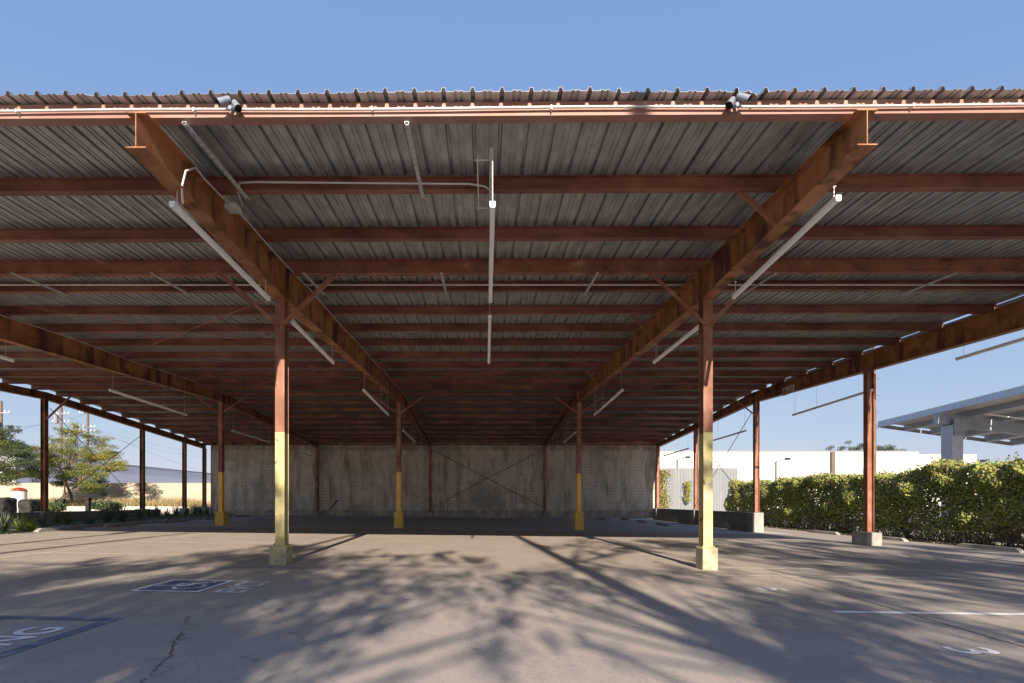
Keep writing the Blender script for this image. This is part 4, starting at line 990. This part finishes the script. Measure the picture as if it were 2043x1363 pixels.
# grey building left
gb = empty("grey_warehouse", (-50, 70, 0), "long pale grey building with plain walls behind the left wall", "building")
b = MB(); b.box(-62, -41.2, 44, 98, 0, 5.25); b.build("wall", M['grey_bldg'], gb)
b = MB(); b.box(-62.1, -41.1, 43.9, 98.1, 5.25, 5.38); b.build("roof_edge", M['siding'], gb)
b = MB(); b.box(-41.19, -41.16, 51.8, 53.6, .3, 3.6); b.build("door", M['steelgrey'], gb)
b = MB(); b.box(-95, -62.5, 60, 90, 0, 4.6)
tag(b.build("distant_building", M['grey_bldg'], None, (-78, 75, 0)), "low grey building far behind the left trees", "building")
# mountains
random.seed(77); b = MB(); xsM = [-5200+80*i for i in range(60)]; prev = None
hs = []
for i, x in enumerate(xsM): hs.append(max(20, 215 + 45*math.sin(x*.004)+28*math.sin(x*.011+1)+18*random.uniform(-1,1) - max(0, (x+1900))*.09))
for i in range(len(xsM)-1):
    x0, x1, h0, h1 = xsM[i], xsM[i+1], hs[i], hs[i+1]
    b.quad((x0, 2900, -5), (x1, 2900, -5), (x1, 3300, h1), (x0, 3300, h0)); b.quad((x0, 3300, h0), (x1, 3300, h1), (x1, 4200, -5), (x0, 4200, -5))
b.build("mountains", M['mountain'], None, kind="structure")

random.seed(61); b = MB()
for k in range(260):
    x = random.uniform(-12, 12); d = random.uniform(3.3, 26); 
    if random.random() < .4: x = random.choice((XL, XR, 11.4, -15, 13.7)) + random.gauss(0, .5); d = random.choice((9, 8.6, 15, 21, 14))+random.gauss(0,.8)
    leaf(b, (x, d, g(x, d)+.012), random.uniform(.02,.05), .016, random.choice((0,1)), Vector((random.gauss(0,.25), random.gauss(0,.25), 1)))
tag(b.build("leaf_litter", [M['drygrass'], M['darkrock']], None, (0, 10, 0)), "scattered dry leaves and crumbs on the paving", "litter", kind="stuff")
# ------------------------------------------------------------------ trees behind the viewpoint that cast the dappled shade
random.seed(99)
TY = -10.5
def shp(Xs, Ds, Y): # point of the tree plane whose shadow falls at (Xs, Ds)
    L = Ds - Y; return Vector((Xs + SUN_AZ_X*L, Y, L*tan_el*math.cos(math.atan(SUN_AZ_X))))
shade = {k: [] for k in 'ABCD'}
def blobpx(k, x, y, rx, ry, dens):
    D = 1180/(y-1000)*1.0; Y = TY+random.uniform(-1.2, 1.2)
    shade[k].append((shp((x-968)*D/1000, D, Y), rx*D/1000, ry*D*D/1180*tan_el, dens))
for x, y, rx, ry, dn in ((695,1119,45,13,.85),(684,1160,50,25,.9),(736,1167,50,20,.8),(763,1211,30,14,.7),(691,1232,50,25,.8),(736,1273,45,20,.75),(821,1119,38,8,.8),(880,1108,32,7,.75),(941,1121,27,9,.85),(972,1132,14,8,.7),(845,1156,36,8,.6),(907,1150,14,8,.6),(862,1187,42,11,.75),(931,1184,18,18,.3),(897,1211,16,10,.7),(945,1218,20,14,.55),
    (1010,1163,26,11,.85),(1037,1156,20,9,.7),(1082,1146,32,7,.6),(1027,1177,14,11,.7),(1010,1218,26,11,.85),(1000,1245,32,11,.55),(1140,1163,42,9,.8),(1175,1178,45,9,.9),(1225,1172,40,9,.7),(1110,1140,40,6,.5),(1075,1273,34,13,.75),(1112,1300,14,7,.7),(1040,1283,20,9,.55),(1020,1331,22,12,.75),(1147,1211,22,12,.5),(1078,1088,28,5,.7),(787,1345,26,12,.4),(1190,1215,30,12,.4),(650,1300,50,25,.5),(620,1340,60,25,.4)):
    blobpx('B' if x < 1000 else 'C', x, y, rx, ry, dn)
for i in range(70):
    x = random.uniform(690, 1230); y = random.uniform(1112, 1310)
    if x < 960 and y > 1235: continue
    if x > 1050 and y > 1240 and random.random() < .6: continue
    D = 1180/(y-1000); blobpx('B' if x < 1000 else 'C', x, y, random.uniform(.08,.28)/D*1000, random.uniform(.12,.4)*1180/D/D, random.uniform(.18,.5))
def left_top(x):   # upper limit of the shaded zone in photo pixels
    pts = [(-400,1170),(0,1147),(120,1133),(250,1124),(360,1118),(420,1104),(500,1096),(580,1080),(640,1092),(700,1098)]
    for (a, ya), (c, yc) in zip(pts[:-1], pts[1:]):
        if x <= c: return ya + (yc-ya)*(x-a)/(c-a)
    return 1098
for i in range(175):
    x = random.uniform(-260, 640); D = random.uniform(3.0, 12.5); y = 1000+1180/D
    if y < left_top(x)+6: continue
    if x > 600 and y > 1190: continue
    blobpx('A' if x < 350 else 'B', x, y, random.uniform(.22,.6)/D*1000, random.uniform(.35,.9)*1180/D/D, random.uniform(.5,.95))
for i in range(300):
    X = random.uniform(1.6, 15); D = random.uniform(3.2, 15.4); x = 968+X/D*1000; y = 1000+1180/D
    if x < 1180 and y > 1180: continue
    if X < 2.2 and D > 8: continue
    if 2.6 < X < 5.2 and 7.2 < D < 12 and random.random() < .6: continue
    if X < .12*D+1.3 and random.random() < .7: continue
    blobpx('C' if X < 5 else 'D', x, y, random.uniform(.15,.5)/D*1000, random.uniform(.3,.85)*1180/D/D, random.uniform(.45,.9))
def shade_tree(key, base, tops, label, tr):
    o = empty("tall_tree", (base[0], base[1], 0), label, "tree", "tall trees behind the viewpoint")
    b = MB(); lb = MB(); pts = [Vector(base)]+[Vector(t) for t in tops]; b.tube(pts, tr, 9, r2=tr*.35)
    for c, rx, rz, dn in shade[key]:
        # join from the trunk somewhat below the clump
        best = min(pts, key=lambda p: abs(p.z-(c.z-1.2)))
        r_ = tr*.22 if random.random() < .3 else .03
        if random.random() < .6: limb(b, best, c, r_, .014, .06)
        ns = max(6, min(16, int(rx*rz*60)))
        n_ = int(math.pi*rx*rz/(.0046)*dn*4.4/ns)
        for q_ in range(ns):
            cc = c + Vector((random.gauss(0, rx*.62), random.uniform(-.5, .5), random.gauss(0, rz*.62))); f_ = random.uniform(.25, .65)
            if q_ % 3 == 0: limb(b, c, cc, .012, .004, .1, 3)
            for k in range(min(n_, 900)): leaf(lb, cc+Vector((random.gauss(0, (rx*f_+.02)*.6), random.uniform(-.3, .3), random.gauss(0, (rz*f_+.02)*.6))), .12, .06, 0)
    b.build("trunk", M['bark'], o); lb.build("crown", [M['leaf_dark']], o)
P1 = shp(2.19, 3.25, TY); P2 = shp(1.62, 9.5, TY); P3 = shp(.95, 18.5, TY)
shade_tree('C', (P1.x+.35, TY, 0), [(P1.x+.1, TY, 5), P1, P2, P3, P3+Vector((-.1, 0, 3))], "tall tree with a long straight trunk behind the viewpoint", .24)
for key, bx, lb in (('A', -8.5, "leafy tall tree far left behind the viewpoint"), ('B', -3.2, "leafy tall tree left of centre behind the viewpoint"), ('D', 9.5, "leafy tall tree on the right behind the viewpoint")):
    shade_tree(key, (bx, TY, 0), [(bx+.2, TY, 5), (bx-.2, TY, 9), (bx+.2, TY, 12.5)], lb, .2)
